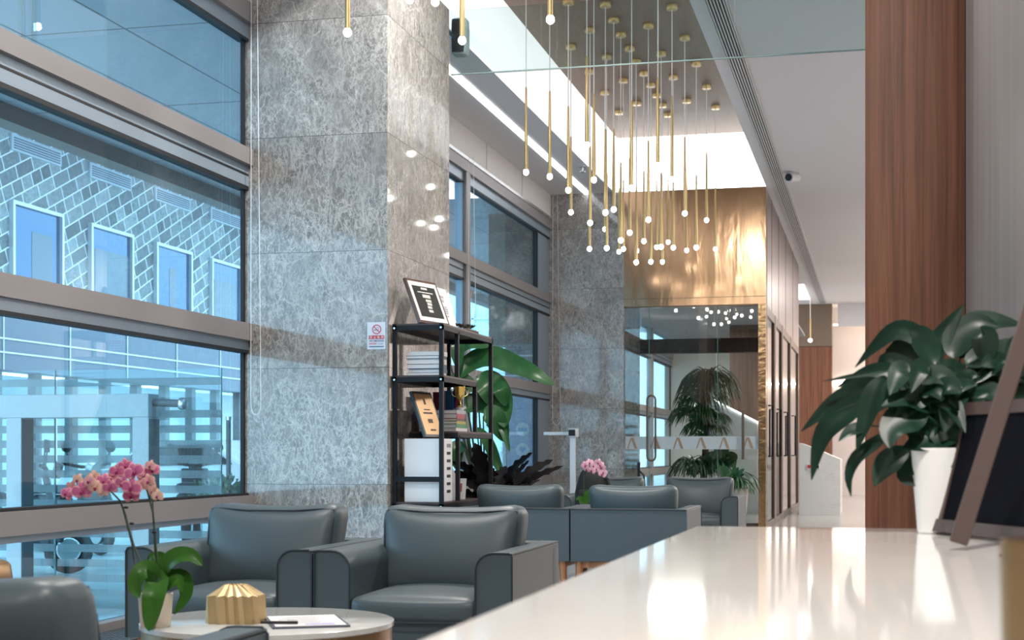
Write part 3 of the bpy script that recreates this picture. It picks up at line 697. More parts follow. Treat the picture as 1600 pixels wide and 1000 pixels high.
# clipboard
a0, a1, a2 = onT(418, 964), onT(533, 961), onT(440, 988)
u = (onT(530, 962)-onT(440, 962)).normalized(); v = Vector((-u.y, u.x, 0)); cc = onT(478, 973)
u = Matrix.Rotation(.25, 3, 'Z') @ u; v = Vector((-u.y, u.x, 0))
t = thing('clipboard', (cc.x, cc.y, TZ), 'dark clipboard with a white form lying on marble table', 'clipboard')
build('board', MB().obox(cc+Vector((0, 0, .003)), u*.115, v*.15, (0, 0, .003)), mat('board_grey', (.10, .11, .15), .4), t)
build('form', MB().obox(cc+Vector((0, 0, .0068)), u*.105, v*.142, (0, 0, .0007)), M_PAPER, t)
lp = MB()
for k in range(9): lp.obox(cc+v*(.1-.022*k)+u*random.uniform(-.02, .0)+Vector((0, 0, .0078)), u*random.uniform(.05, .08), v*.0012, (0, 0, .0002))
build('printed_lines', lp, M_INK, t); build('form_box', MB().obox(cc-v*.11+u*.03+Vector((0, 0, .0078)), u*.045, v*.015, (0, 0, .0002)), mat('lilac', (.45, .42, .75), .6), t)
pc = cc-v*.10-u*.09
t = thing('ballpoint_pen', (pc.x, pc.y, TZ+.007), 'black ballpoint pen lying on the clipboard form', 'pen')
build('barrel', MB().tube([pc+Vector((-.06, .0, .013)), pc+Vector((.05, .02, .013))], .0045, 8), M_BLACK, t, smooth=True)
build('pen_clip', MB().tube([pc+Vector((.02, .012, .019)), pc+Vector((.05, .018, .019))], .002, 6), M_STEEL, t)
# ================================================================ ORCHIDS
def flower_mesh(parent, c, r, face, roll, mats, pale=False):
    """one bloom: three sepals, two broad petals, dark lip"""
    f = Vector(face).normalized(); up = Vector((0, 0, 1)); s_ = up.cross(f).normalized(); up = f.cross(s_)
    Rm = Matrix.Rotation(roll, 3, f); s_ = Rm @ s_; up = Rm @ up; q = MB()
    def petal(ang, L, Wd, back=0):
        d = s_*math.cos(ang)+up*math.sin(ang); e = f.cross(d); n = 7
        cols = []
        for i in range(n+1):
            tt = i/n; wd = Wd/2*math.sin(math.pi*min(1, tt*.93+.04))**.6
            cols.append([c+d*L*tt+e*wd*k+f*(.12*r*math.sin(tt*3)+.02*r-abs(k)*.06*r-back*tt*r) for k in (-1, -.72, 0, .72, 1)])
        vs = [v for cl in cols for v in cl]; fs = []; mi = []
        for i in range(n):
            for j in range(4):
                q.add([], [], 0); fs = (i*5+j, i*5+j+1, (i+1)*5+j+1, (i+1)*5+j); mi.append((fs, 1 if (j in (0, 3) or i == n-1) else 0))
        b = len(q.v); q.v += vs
        for fc, m_ in mi: q.f.append(tuple(b+k for k in fc)); q.m.append(m_)
    petal(math.pi/2, r, r*.75, .2); petal(math.radians(215), r*.95, r*.7, .2); petal(math.radians(325), r*.95, r*.7, .2)
    petal(math.radians(8), r*1.05, r*1.15); petal(math.radians(172), r*1.05, r*1.15)
    fl = build('flower', q, mats, parent, smooth=True)
    l = MB()
    l.rbox(c+f*.25*r-up*.14*r, (r*.34, r*.34, r*.42), r*.15, n=4); build('lip', l, M_LIP, fl, smooth=True, weld=True)
def orchid_leaves(parent, leaves, Y, m=M_LEAF):
    for pts, wd in leaves:
        P_ = [W(p[0], p[1], Y+(p[2] if len(p) > 2 else 0)) for p in pts]
        build('leaf', MB().leaf(P_, wd, (.1, -1, .45), 14, .22, tip=.75, blunt=.6), m, parent, smooth=True)
pb = onT(243, 979); OY = pb.y
t = thing('potted_orchid', (pb.x, pb.y, TZ), 'pink orchid in a cream pot on the near marble table', 'potted orchid')
build('pot', MB().lathe((pb.x, pb.y, TZ), [(.042, 0), (.045, .004), (.052, .1), (.049, .101), (.046, .085)], 32), M_POTCREAM, t, smooth=True)
build('bark', MB().lathe((pb.x, pb.y, TZ+.06), [(.045, 0), (.046, .03), (.02, .036)], 16), mat('bark', (.12, .09, .06), .9), t)
orchid_leaves(t, [([(246, 925), (252, 890, -.02), (275, 868, -.03), (300, 868, -.03), (316, 884, -.03)], .055),
                  ([(246, 925), (236, 892, -.03), (220, 893, -.05), (210, 915, -.06), (218, 934, -.06)], .062),
                  ([(246, 920), (246, 905, -.04), (240, 930, -.075), (235, 962, -.08), (232, 986, -.075)], .075),
                  ([(250, 925), (270, 903, 0), (286, 906, 0), (290, 930, 0), (272, 960, 0)], .055),
                  ([(248, 925), (243, 890, .03), (238, 872, .04), (230, 874, .05)], .05),
                  ([(250, 925), (258, 895, .02), (250, 872, .03), (238, 868, .03)], .05),
                  ([(250, 928), (262, 912, -.02), (278, 905, -.02), (284, 925, -.02)], .04)], OY)
s1_ = [W(*p, OY) for p in ((244, 925), (226, 895), (208, 850), (196, 805), (188, 783), (172, 766))]
s1_ += [W(*p, OY) for p in ((150, 760), (128, 758), (108, 764))]
build('flower_stem', MB().tube(s1_, [.0035]*4+[.003]*5, 6), M_STEM, t, smooth=True)
build('flower_stem', MB().tube([W(*p, OY) for p in ((248, 925), (244, 860), (239, 800), (231, 770), (222, 745), (205, 735))], .0033, 6), M_STEM, t, smooth=True)
build('support_stake', MB().tube([W(*p, OY+.01) for p in ((240, 925), (210, 880), (206, 850), (199, 822), (192, 795))], .0022, 6), M_STEM, t)
build('support_stake', MB().tube([W(*p, OY+.01) for p in ((250, 925), (242, 860), (238, 770))], .0022, 6), M_STEM, t)
fl = [(104, 772, .9, 0), (113, 762, .9, 1), (128, 768, 1.2, 0), (122, 750, .8, 2), (140, 752, .9, 1), (150, 762, 1.0, 2), (147, 745, .8, 2), (163, 752, 1.0, 0), (160, 768, .9, 2), (172, 762, 1.0, 0), (175, 748, .8, 1),
      (183, 737, 1.0, 0), (196, 728, .9, 0), (210, 738, 1.2, 0), (224, 742, 1.0, 0), (192, 756, 1.0, 0), (205, 762, 1.2, 0), (220, 758, .9, 1), (238, 735, .9, 0), (232, 752, .9, 1), (240, 768, 1.0, 2), (235, 728, .7, 1), (246, 775, .8, 2), (205, 775, 1.0, 0)]
for px, py, s, k in fl:
    c = W(px, py, OY-.03+random.uniform(-.025, .025))
    flower_mesh(t, c, .026*s, (random.uniform(-.5, .45), -1, random.uniform(-.3, .25)), random.uniform(-.4, .4), [[M_PETAL, M_PETALEDGE], [M_PETALEDGE, M_PETALPALE], [M_PETALPALE, M_PETALPALE]][k])
for px, py in ((197, 793), (206, 818), (241, 832)):
    c = W(px, py, OY); build('node_clip', MB().rbox(c, (.014, .01, .007), .003, n=3), M_BLACK, t, smooth=True, weld=True)
# far orchid
p = W(912, 800, 11.9); z0 = .50; FX = p.x
t = thing('potted_orchid', (FX, 11.9, z0), 'pale pink orchid on the far coffee table before the backpack', 'potted orchid')
build('pot', MB().lathe((FX, 11.9, z0), [(.045, 0), (.06, .1), (.055, .1)], 20), M_POTWHITE, t, smooth=True)
for pts, wd in (([(912, 790), (916, 775), (921, 768), (922, 782)], .05), ([(912, 790), (906, 778), (900, 782)], .045), ([(912, 790), (920, 780), (928, 786)], .045)):
    build('leaf', MB().leaf([W(*q_, 11.86) for q_ in pts], wd, (0, -1, .3), 8), M_LEAF, t, smooth=True)
build('flower_stem', MB().tube([W(*q_, 11.9) for q_ in ((913, 790), (912, 745), (916, 735), (925, 732), (936, 738), (943, 742))], .005, 6), M_STEM, t, smooth=True)
for px, py in ((914, 727), (921, 723), (928, 728), (935, 723), (940, 730), (917, 733), (925, 735), (932, 733), (943, 738), (938, 727), (941, 741)):
    flower_mesh(t, W(px, py, 11.87), .034, (random.uniform(-.3, .3), -1, random.uniform(-.2, .2)), random.uniform(-.4, .4), [M_PETALLT, M_PETALLT])
# backpack
p = W(927, 800, 12.3)
t = thing('backpack', (p.x, 12.3, .50), 'black backpack with loop handle standing on the far coffee table', 'backpack')
def wp(v_): return (v_[0]*(1-.35*max(0, v_[2]/.2)), v_[1], v_[2])
M_BAG = mat('black_nylon', (.012, .018, .02), .7)
build('body', MB().rbox((p.x, 12.3, 0.5+.195), (.30, .17, .39), .07, (.0, .03, 0), 10, warp=wp), M_BAG, t, smooth=True, weld=True)
build('front_pocket', MB().rbox((p.x, 12.2, 0.5+.12), (.22, .06, .2), .03, n=6), M_BAG, t, smooth=True, weld=True)
build('loop_handle', MB().tube([(p.x-.035, 12.3, .84), (p.x-.035, 12.3, .885), (p.x-.018, 12.3, .905), (p.x+.018, 12.3, .905), (p.x+.035, 12.3, .885), (p.x+.035, 12.3, .84)], .010, 8), M_BAG, t, smooth=True)
build('strap', MB().tube([(p.x+.05, 12.24, .84), (p.x+.13, 12.24, .80), (p.x+.16, 12.25, .66)], .014, 8), M_BAG, t, smooth=True)
# folded umbrella
p = W(998, 722, 14.35)
t = thing('folded_umbrella', (p.x, 14.35, 0), 'black folded umbrella upright behind the two far armchairs', 'umbrella')
build('canopy', MB().lathe((p.x, 14.35, 0), [(.006, 0), (.02, .1), (.045, .5), (.03, .74), (.012, .78)], 12), M_BAG, t, smooth=True)
build('grip', MB().tube([(p.x, 14.35, .76), (p.x, 14.35, p.z)], [.012, .016], 8), M_BLACK, t, smooth=True)
build('strap', MB().tube([(p.x+.01, 14.35, .84), (p.x+.05, 14.35, .8), (p.x+.06, 14.35, .66), (p.x+.07, 14.35, .6)], .01, 6), M_BAG, t, smooth=True)
# height and weight scale
p = W(895, 683, 19.0)
t = thing('height_scale', (p.x, 19.0, 0), 'white body height measuring post with black display beside second pillar', 'scale')
build('post', MB().box(p.x-.035, p.x+.035, 18.97, 19.03, .06, p.z+.02), M_PLASTICWHITE, t, bevel=.006)
build('arm', MB().box(W(850, 676, 19).x, p.x-.03, 18.97, 19.03, W(850, 680, 19).z, W(850, 675, 19).z), M_PLASTICWHITE, t, bevel=.004)
build('head_unit', MB().box(p.x-.045, p.x+.07, 18.93, 19.05, p.z-.0, p.z+.11), M_PLASTICWHITE, t, bevel=.008)
build('display', MB().box(p.x-.04, p.x+.045, 18.92, 18.93, p.z+.015, p.z+.095), M_BLACK, t)
build('foot_plate', MB().box(p.x-.2, p.x+.2, 18.75, 19.15, 0, .06), M_PLASTICWHITE, t, bevel=.01)
# ================================================================ SHELF
SX0, SX1, SY0, SY1 = -3.215, -2.855, 9.86, 11.24
L1, L2, L3, L4, L5 = EYE+.88, EYE+.527, EYE+.15, EYE-.34, EYE-.72
t = thing('display_shelf', (-3.035, 10.55, 0), 'black metal stepped display shelf standing beside the first marble pillar', 'shelf')
pw = .028
def post(x, y, z0, z1): build('post', MB().box(x, x+pw, y, y+pw, z0, z1), M_BLACKMETAL, t)
for x in (SX0, SX1-pw):
    post(x, SY0, 0, L1)
    post(x, SY1-pw, 0, L1)
post(SX1-pw, 10.25, L2, L1-.03); post(SX1-pw, 10.74, L3, L2-.03); post(SX1-pw, 10.27, L4, L3-.03)
for z, a, b in ((L1, SY0, SY1), (L2, SY0, 10.77), (L3, 10.24, SY1), (L4, SY0, 10.9), (L5, SY0, SY1)):
    f = MB(); f.box(SX0, SX1, a, a+.02, z-.045, z-.012); f.box(SX0, SX1, b-.02, b, z-.045, z-.012); f.box(SX1-.02, SX1, a+.02, b-.02, z-.045, z-.012); f.box(SX0, SX0+.02, a+.02, b-.02, z-.045, z-.012)
    fr_ = build('shelf_frame', f, M_BLACKMETAL, t)
    build('shelf_board', MB().box(SX0+.002, SX1-.002, a+.002, b-.002, z-.012, z), M_SHELFWOOD, t)
build('cross_bar', MB().box(SX0+pw, SX1-pw, SY0, SY0+.02, EYE-.20, EYE-.165), M_BLACKMETAL, t)
for x in (SX0+pw/2, SX1-pw/2):
    for z in (L1-.03, L2-.03, L4-.03): build('bolt_head', MB().tube([(x, SY0, z), (x, SY0-.005, z)], .008, 8), M_STEEL, t)
# shelf contents
def lean_frame(name, y0, y1, zb, h, xb, lean, m_frame, m_face, lab, cat, lines=None, inner=None, turn=0):
    """board facing +X, its foot at x=xb, its top leaning back by lean"""
    t = thing(name, (xb, (y0+y1)/2, zb), lab, cat)
    up = Vector((-lean, 0, 1)).normalized(); n_ = Vector((1, 0, lean)).normalized(); sd = Vector((0, 1, 0))
    if turn:
        Rm = Matrix.Rotation(turn, 3, 'Z'); up = Rm @ up; n_ = Rm @ n_; sd = Rm @ sd
    hw = (y1-y0)/2; c = Vector((xb, (y0+y1)/2, zb))+up*h/2+Vector((-.012, 0, .006))
    build('frame', MB().obox(c, sd*hw, up*h/2, n_*.010), m_frame, t)
    build('panel', MB().obox(c+n_*.0105, sd*(hw-.018), up*(h/2-.018), n_*.001), m_face, t)
    if inner: build('inner_panel', MB().obox(c+n_*.012, sd*(hw-.05), up*(h/2-.05), n_*.001), inner, t)
    if lines:
        q = MB()
        for k, (fy, fz, wl, hl) in enumerate(lines): q.obox(c+n_*.0138+sd*(fy*hw)+up*(fz*h/2), sd*wl*hw, up*hl, n_*.0003)
        build('lettering', q, lines_mat, t)
    return t
lines_mat = mat('silver_lettering', (.62, .62, .6), .4)
LN = [(0, .6, .2, .008), (0, .42, .5, .004), (0, .25, .25, .013), (.05, .05, .18, .010), (.05, -.1, .15, .01), (.0, -.25, .14, .01), (.0, -.42, .14, .01)]
lean_frame('certificate_frame', 9.87, 10.26, L1, .335, -2.965, .40, mat('frame_brown', (.10, .055, .045), .4), M_PAPER, 'brown framed black certificate leaning on the top shelf', 'picture frame', LN, mat('black_cert', (.03, .032, .03), .25), turn=-.28)
lines_mat = mat('pale_grey_print', (.45, .45, .48), .7)
LN2 = [(0, .55, .3, .008), (0, .35, .2, .01), (0, .05, .4, .003), (0, -.05, .45, .003), (0, -.15, .4, .003), (0, -.25, .35, .003), (0, -.4, .3, .003)]
lean_frame('certificate_frame', 10.28, 10.56, L1, .31, -2.96, .32, M_PAPER, M_PAPER, 'white paper certificate leaning right of the black one on the top shelf', 'certificate', LN2, turn=-.1)
lean_frame('certificate_frame', 10.58, 10.80, L1, .27, -3.0, .28, M_PAPER, M_PAPER, 'narrow white paper certificate farthest back on the top shelf', 'certificate', LN2)
# succulents
t = thing('succulent_tray', (-2.93, 10.72, L1), 'cluster of small mixed succulents on the top shelf corner', 'succulents')
build('tray', MB().rbox((-2.93, 10.74, L1+.012), (.12, .3, .024), .01, n=4), mat('tray', (.12, .10, .09), .6), t, smooth=True, weld=True)
for k in range(11):
    c = Vector((-2.93+random.uniform(-.045, .045), 10.74+(k-5)*.027, L1+.038)); q = MB()
    for i in range(9):
        a = i*2.4; r = .012+.002*i
        q.leaf([c, c+Vector((math.cos(a)*r*.8, math.sin(a)*r*.8, .015)), c+Vector((math.cos(a)*r*1.3, math.sin(a)*r*1.3, .026-.001*i))], .018, (0, 0, 1), 5)
    build('rosette', q, [leafmat('succ1', (.06, .10, .06), (.12, .16, .1)), leafmat('succ2', (.16, .05, .06), (.25, .1, .1)), leafmat('succ3', (.05, .07, .06), (.1, .13, .11)), leafmat('succ4', (.4, .42, .22), (.6, .5, .35))][k % 4 if k % 3 else 2], t, smooth=True)
# books
def book(x0, x1, y0, y1, z, h, cover, lab, group, spine=True):
    t = thing('book', ((x0+x1)/2, (y0+y1)/2, z), lab, 'book', group)
    build('pages', MB().box(x0+.004, x1-.004, y0+.003, y1-.003, z+.003, z+h-.003), M_PAPER, t)
    c = MB(); c.box(x0, x1, y0, y1, z, z+.0028); c.box(x0, x1, y0, y1, z+h-.0028, z+h); c.box(x1-.003, x1, y0, y1, z+.0028, z+h-.0028)
    build('cover', c, cover, t)
    return z+h
B_BLUE = mat('book_blue', (.03, .09, .17), .4); B_WHITE = mat('book_white', (.74, .74, .72), .5); B_CREAM = mat('book_cream', (.68, .62, .52), .5)
z = L2
for k, (h, cv, d, lab) in enumerate([(.022, B_WHITE, 0, 'white book at the bottom of upper shelf stack'), (.026, B_BLUE, .012, 'blue spined white book, second from the bottom of upper shelf stack'), (.032, B_BLUE, .0, 'blue spined book, third from the bottom of upper shelf stack'), (.036, B_CREAM, .005, 'thick cream book in the middle of upper shelf stack'), (.022, B_BLUE, -.004, 'blue spined book, second from the top of upper shelf stack'), (.030, B_WHITE, .012, 'white book lying on top of upper shelf stack')]):
    z = book(-3.135+d, -2.90+d*.3, 9.93+d, 10.1+d, z, h, cv, lab, 'books stacked on the upper shelf')
z = L3
for k, (h, cv, d, lab) in enumerate([(.024, B_WHITE, 0.0, 'white book at the bottom of lower shelf stack'), (.030, mat('book_green', (.02, .22, .08), .4), .0, 'green spined book near the bottom of lower shelf stack'), (.02, mat('book_yellow', (.4, .35, .06), .4), -.04, 'yellow green book in the middle of lower shelf stack'), (.018, mat('book_dark', (.07, .045, .04), .4), -.07, 'thin dark book under the red one in lower shelf stack'), (.034, mat('book_red', (.42, .03, .07), .4), -.07, 'red spined book high in the lower shelf stack'), (.026, mat('book_grey', (.42, .42, .47), .4), -.04, 'grey white book on top of lower shelf stack')]):
    z = book(-3.17, -2.89, 10.32-d*.3, 10.62+d, z, h, cv, lab, 'books stacked on the lower shelf')
ZT = z
def standing(name, x, y0, y1, zb, h, th, m, lab, cat='book'):
    t = tag(build(name, MB().box(x-th/2, x+th/2, y0, y1, zb, zb+h), m, bevel=.003), lab, cat); return t
ZP = EYE+.095
t = thing('gold_plaque', (-3.0, 10.2, ZP), 'x', 'plaque'); bpy.data.objects.remove(t)
lines_mat = mat('dark_lettering', (.10, .06, .03), .5)
lean_frame('gold_plaque', 9.94, 10.22, ZP+.004, .335, -2.97, .36, mat('plaque_black', (.012, .014, .018), .35), mat('plaque_gold', (.50, .31, .15), .3, .6), 'black framed gold award plaque leaning on the white file box', 'plaque', [(0, .55, .08, .02), (0, .2, .3, .004), (0, .05, .45, .006), (0, -.3, .22, .014), (0, -.7, .25, .006)], turn=-.2)
# tall upright folders on the books' shelf
for k, (y, h, m, lab) in enumerate([(10.80, .30, mat('folder_red', (.2, .02, .04), .5), 'dark red folder standing on the lower shelf'), (10.86, .31, mat('folder_blue', (.02, .10, .25), .4), 'bright blue folder standing on the lower shelf'), (10.92, .27, mat('folder_lilac', (.42, .42, .55), .4), 'lilac grey folder standing before the blue one')]):
    x = [-3.16, -3.11, -3.05][k]
    tag(build('folder', MB().box(x-.045, x+.045, y, y+.022, L3, L3+h), m, bevel=.002), lab, 'folder')
    # trophy
c = Vector((-2.93, 10.56, ZT)); t = thing('trophy_cup', c, 'gold trophy cup with handles on the lower book stack', 'trophy')
M_TROPHY = mat('trophy_gold', (.85, .58, .18), .12, 1)
build('plinth', MB().lathe(c, [(.03, 0), (.03, .022), (.02, .026)], 16), M_WHITE, t, smooth=True)
build('cup', MB().lathe(c, [(.012, .024), (.018, .04), (.008, .055), (.008, .075), (.022, .09), (.034, .12), (.04, .17), (.042, .175), (.036, .172), (.028, .13)], 20, cap=False), M_TROPHY, t, smooth=True)
for s in (-1, 1): build('handle', MB().tube([c+Vector((s*.036, 0, .165)), c+Vector((s*.062, 0, .15)), c+Vector((s*.055, 0, .115)), c+Vector((s*.028, 0, .10))], .004, 6), M_TROPHY, t, smooth=True)
build('finial', MB().lathe(c+Vector((.03, 0, .17)), [(.006, 0), (.01, .01), (.006, .03), (.002, .034)], 10), M_STEEL, t, smooth=True)
for k, (y, cl, lab) in enumerate([(10.68, (.35, .03, .05), 'red ribbon medal hanging under the upper shelf'), (10.71, (.02, .04, .2), 'navy ribbon medal hanging under the upper shelf')]):
    x = -2.98-.03*k; t = thing('medal', (x, y, L3+.1), lab, 'medal')
    build('ribbon', MB().obox((x, y, L2-.045-.08), (.012, 0, .0), (0, .002, 0), (0, 0, .08)), mat('ribbon%d' % k, cl, .6), t)
    build('disc', MB().tube([(x, y-.004, L3+.12), (x, y+.004, L3+.12)], .025, 16), M_STEEL, t)
# file boxes
t = thing('file_box', (-3.0, 10.05, L4), 'white magazine file with a row of dark finger holes', 'file box')
x0, x1 = -3.145, -2.885
build('body', MB().box(x0, x1, 9.91, 10.20, L4, ZP), M_PLASTICWHITE, t, bevel=.004)
q = MB()
for k in range(6):
    z = L4+.06+k*.053; q.box(x1-.001, x1+.0015, 10.06, 10.15, z, z+.02)
build('finger_holes', q, M_BLACK, t); build('label_print', MB().box(x1, x1+.001, 10.06, 10.16, ZP-.06, ZP-.035), M_INK, t)
tag(build('brochure_box', MB().prism([(10.22, L4), (10.5, L4), (10.5, L4+.12), (10.24, L4+.3)], -3.1, -2.92, 0, 'X'), mat('brochure_grey', (.55, .55, .58), .5), bevel=.003), 'grey slanted brochure holder behind the white file box', 'file box')
q = thing('brochure', (-2.95, 10.63, L4), 'white printed brochure leaning at the rear of the file shelf', 'brochure')
build('sheet', MB().obox((-2.96, 10.63, L4+.075), (.05, .02, 0), (0, .003, .0), (.0, .02, .075)), M_PAPER, q)
build('print', MB().obox((-2.965, 10.626, L4+.085), (.03, .012, 0), (0, .003, .0), (.0, .01, .03)), mat('print_red', (.4, .12, .1), .5), q)
# ================================================================ PLANTS
# large leaved plant behind the shelf
Yp = 12.4; b = W(756, 900, Yp); bx = b.x
t = thing('bird_of_paradise_plant', (bx, Yp, 0), 'tall green plant with broad arching leaves behind the display shelf', 'plant')
build('pot', MB().lathe((bx, Yp, 0), [(.13, 0), (.17, .32), (.16, .33), (.15, .3)], 24), M_POTWHITE, t, smooth=True); build('soil', MB().lathe((bx, Yp, .27), [(.15, 0), (.15, .02)], 16), M_SOIL, t)
bg_leaves = [([(712, 592), (735, 566), (765, 556), (800, 568), (835, 583), (866, 602)], .20), ([(745, 588), (765, 600), (782, 628), (788, 668)], .26), ([(722, 640), (745, 628), (775, 640), (792, 690)], .2),
             ([(770, 600), (782, 608), (790, 634)], .14), ([(745, 668), (762, 690), (775, 720), (787, 748)], .10), ([(715, 545), (735, 532), (765, 540)], .16), ([(700, 552), (712, 535), (716, 575)], .16),
             ([(755, 650), (772, 652), (790, 690)], .2), ([(722, 690), (712, 705), (716, 735)], .14), ([(700, 600), (722, 595), (748, 612)], .16), ([(770, 668), (784, 668), (796, 706)], .07), ([(725, 700), (705, 715), (700, 745)], .08)]
for pts, wd in bg_leaves:
    P_ = [W(px, py, Yp+random.uniform(-.12, .05)) for px, py in pts]
    build('leaf', MB().leaf(P_, wd, (.15, -1, .4), 16, .2, tip=.8, blunt=.65), M_LEAFBIG, t, smooth=True)
    q0 = P_[0]; build('leaf_stalk', MB().tube([(bx+random.uniform(-.04, .04), Yp, .28), (q0*.5+Vector((bx, Yp, .28))*.5)+Vector((0, .03, .1)), q0], [.014, .01, .006], 6), M_STEM, t, smooth=True)
# dark plant with wavy leaves
Yd = 11.6; b = W(782, 900, Yd); bx = b.x
t = thing('dark_calathea', (bx, Yd, 0), 'bushy plant with dark wavy leaves between shelf and far armchairs', 'plant')
build('pot', MB().lathe((bx, Yd, 0), [(.12, 0), (.16, .36), (.15, .37), (.14, .34)], 24), M_BLACKMETAL, t, smooth=True); build('soil', MB().lathe((bx, Yd, .32), [(.14, 0), (.14, .02)], 16), M_SOIL, t)
dl = [((772, 775), (755, 735), (742, 692), .15), ((782, 760), (805, 728), (832, 707), .07), ((785, 765), (808, 738), (827, 719), .05), ((790, 770), (825, 738), (864, 718), .08), ((792, 775), (835, 745), (880, 728), .06), ((788, 785), (815, 762), (844, 749), .05),
      ((770, 770), (735, 735), (707, 721), .08), ((768, 775), (730, 745), (696, 739), .09), ((770, 785), (740, 758), (705, 750), .07), ((772, 790), (745, 778), (714, 765), .10), ((775, 795), (750, 790), (722, 780), .10), ((778, 800), (760, 760), (748, 740), .14),
      ((782, 800), (782, 750), (790, 728), .14), ((786, 800), (800, 775), (822, 770), .10), ((790, 800), (820, 790), (850, 800), .08), ((790, 800), (810, 800), (840, 812), .10), ((780, 800), (790, 760), (800, 735), .15), ((776, 800), (768, 755), (765, 728), .14),
      ((786, 800), (775, 770), (785, 745), .16), ((790, 805), (805, 790), (830, 785), .1), ((795, 800), (800, 780), (810, 755), .12)]
for a_, m_, c_, wd in dl:
    P_ = [W(*a_, Yd), W(*m_, Yd+random.uniform(-.12, .1)), W(*c_, Yd+random.uniform(-.22, .12))]
    build('leaf', MB().leaf(P_, wd, (random.uniform(-.2, .2), -1, .5), 26, .15, .22, tip=.85, waves=6), M_LEAFDARK, t, smooth=True)
for a_, m_, c_, wd in [((800, 790), (840, 765), (882, 755), .045), ((800, 795), (830, 775), (866, 777), .05), ((795, 785), (805, 775), (812, 792), .06), ((800, 800), (840, 795), (870, 806), .04)]:
    P_ = [W(*a_, Yd-.1), W(*m_, Yd-.2), W(*c_, Yd-.3)]
    build('leaf', MB().leaf(P_, wd, (0, -1, .5), 24, .1, .35, waves=9), M_LEAFSILVER, t, smooth=True)
# peace lily on the desk
DT = EYE-.18
Pc = W(1468, 832, 3.5); px_, py_ = Pc.x, 3.5
t = thing('peace_lily', (px_, py_, DT), 'large peace lily in a white pot at the far end of the desk', 'potted plant')
build('pot', MB().lathe((px_, py_, DT), [(.044, 0), (.048, .004), (.062, .185), (.06, .19), (.056, .18)], 32), M_POTWHITE, t, smooth=True); build('soil', MB().lathe((px_, py_, DT+.15), [(.055, 0), (.056, .015)], 20), M_SOIL, t)
LL = [([(1445, 560), (1432, 525), (1400, 516), (1368, 540), (1336, 574)], .05), ([(1450, 590), (1462, 545), (1482, 510), (1506, 476)], .05), ([(1400, 576), (1350, 584), (1284, 596)], .014), ([(1400, 575), (1370, 578), (1335, 592), (1308, 605)], .04),
      ([(1380, 600), (1350, 608), (1300, 632), (1252, 674)], .055), ([(1360, 622), (1325, 640), (1285, 680), (1268, 750)], .062), ([(1385, 590), (1368, 610), (1352, 655), (1338, 705)], .055), ([(1400, 672), (1370, 690), (1338, 715), (1326, 745), (1330, 776)], .035),
      ([(1360, 665), (1330, 672), (1310, 690)], .035), ([(1420, 700), (1395, 715), (1378, 735), (1366, 760)], .065), ([(1440, 690), (1425, 720), (1415, 745), (1437, 760)], .05), ([(1450, 680), (1460, 710), (1466, 745), (1462, 770)], .055), ([(1480, 690), (1495, 720), (1498, 760), (1490, 778)], .06),
      ([(1430, 620), (1410, 590), (1385, 565), (1375, 575)], .08), ([(1440, 640), (1415, 615), (1390, 610), (1372, 630)], .09), ([(1460, 600), (1430, 560), (1400, 555), (1385, 590)], .09), ([(1500, 560), (1520, 515), (1550, 500), (1600, 508)], .08), ([(1510, 600), (1550, 560), (1590, 545), (1630, 560)], .09),
      ([(1490, 560), (1500, 525), (1530, 505), (1560, 510)], .08), ([(1450, 650), (1420, 650), (1395, 670), (1390, 700)], .09), ([(1480, 640), (1470, 600), (1450, 570), (1420, 560)], .08), ([(1530, 640), (1560, 620), (1600, 640), (1620, 680)], .09), ([(1490, 640), (1480, 670), (1440, 690), (1410, 700)], .09),
      ([(1500, 700), (1530, 700), (1560, 730), (1570, 780)], .08), ([(1470, 560), (1440, 545), (1425, 560), (1430, 600)], .08)]
for _ in range(75):
    cx_, cy_ = random.uniform(1420, 1590), random.uniform(560, 700); a = random.uniform(0, 6.28); L_ = random.uniform(50, 95)
    LL.append(([(cx_, cy_), (cx_+L_*.5*math.cos(a), cy_+L_*.4*math.sin(a)-14), (cx_+L_*math.cos(a), cy_+L_*.8*math.sin(a)+5)], random.uniform(.04, .065)))
for pts, wd in LL:
    oy = random.uniform(-.10, .14); P_ = [W(a, b_, py_+oy*(.3+.7*k/len(pts))) for k, (a, b_) in enumerate(pts)]
    build('leaf', MB().leaf(P_, wd, (random.uniform(-.5, .3), -1, random.uniform(.2, 1.0)), 14, .25, tip=.75, blunt=1.0), M_LEAFLILY, t, smooth=True)
    q0 = P_[0]; base = Vector((px_+random.uniform(-.03, .03), py_+random.uniform(-.03, .03), DT+.16))
    build('leaf_stalk', MB().tube([base, (base+q0)/2+Vector((0, 0, .03)), q0], [.003, .0025, .002], 5), M_LEAFLILY, t, smooth=True)
kids = [o for o in t.children if o.name.startswith('leaf')]
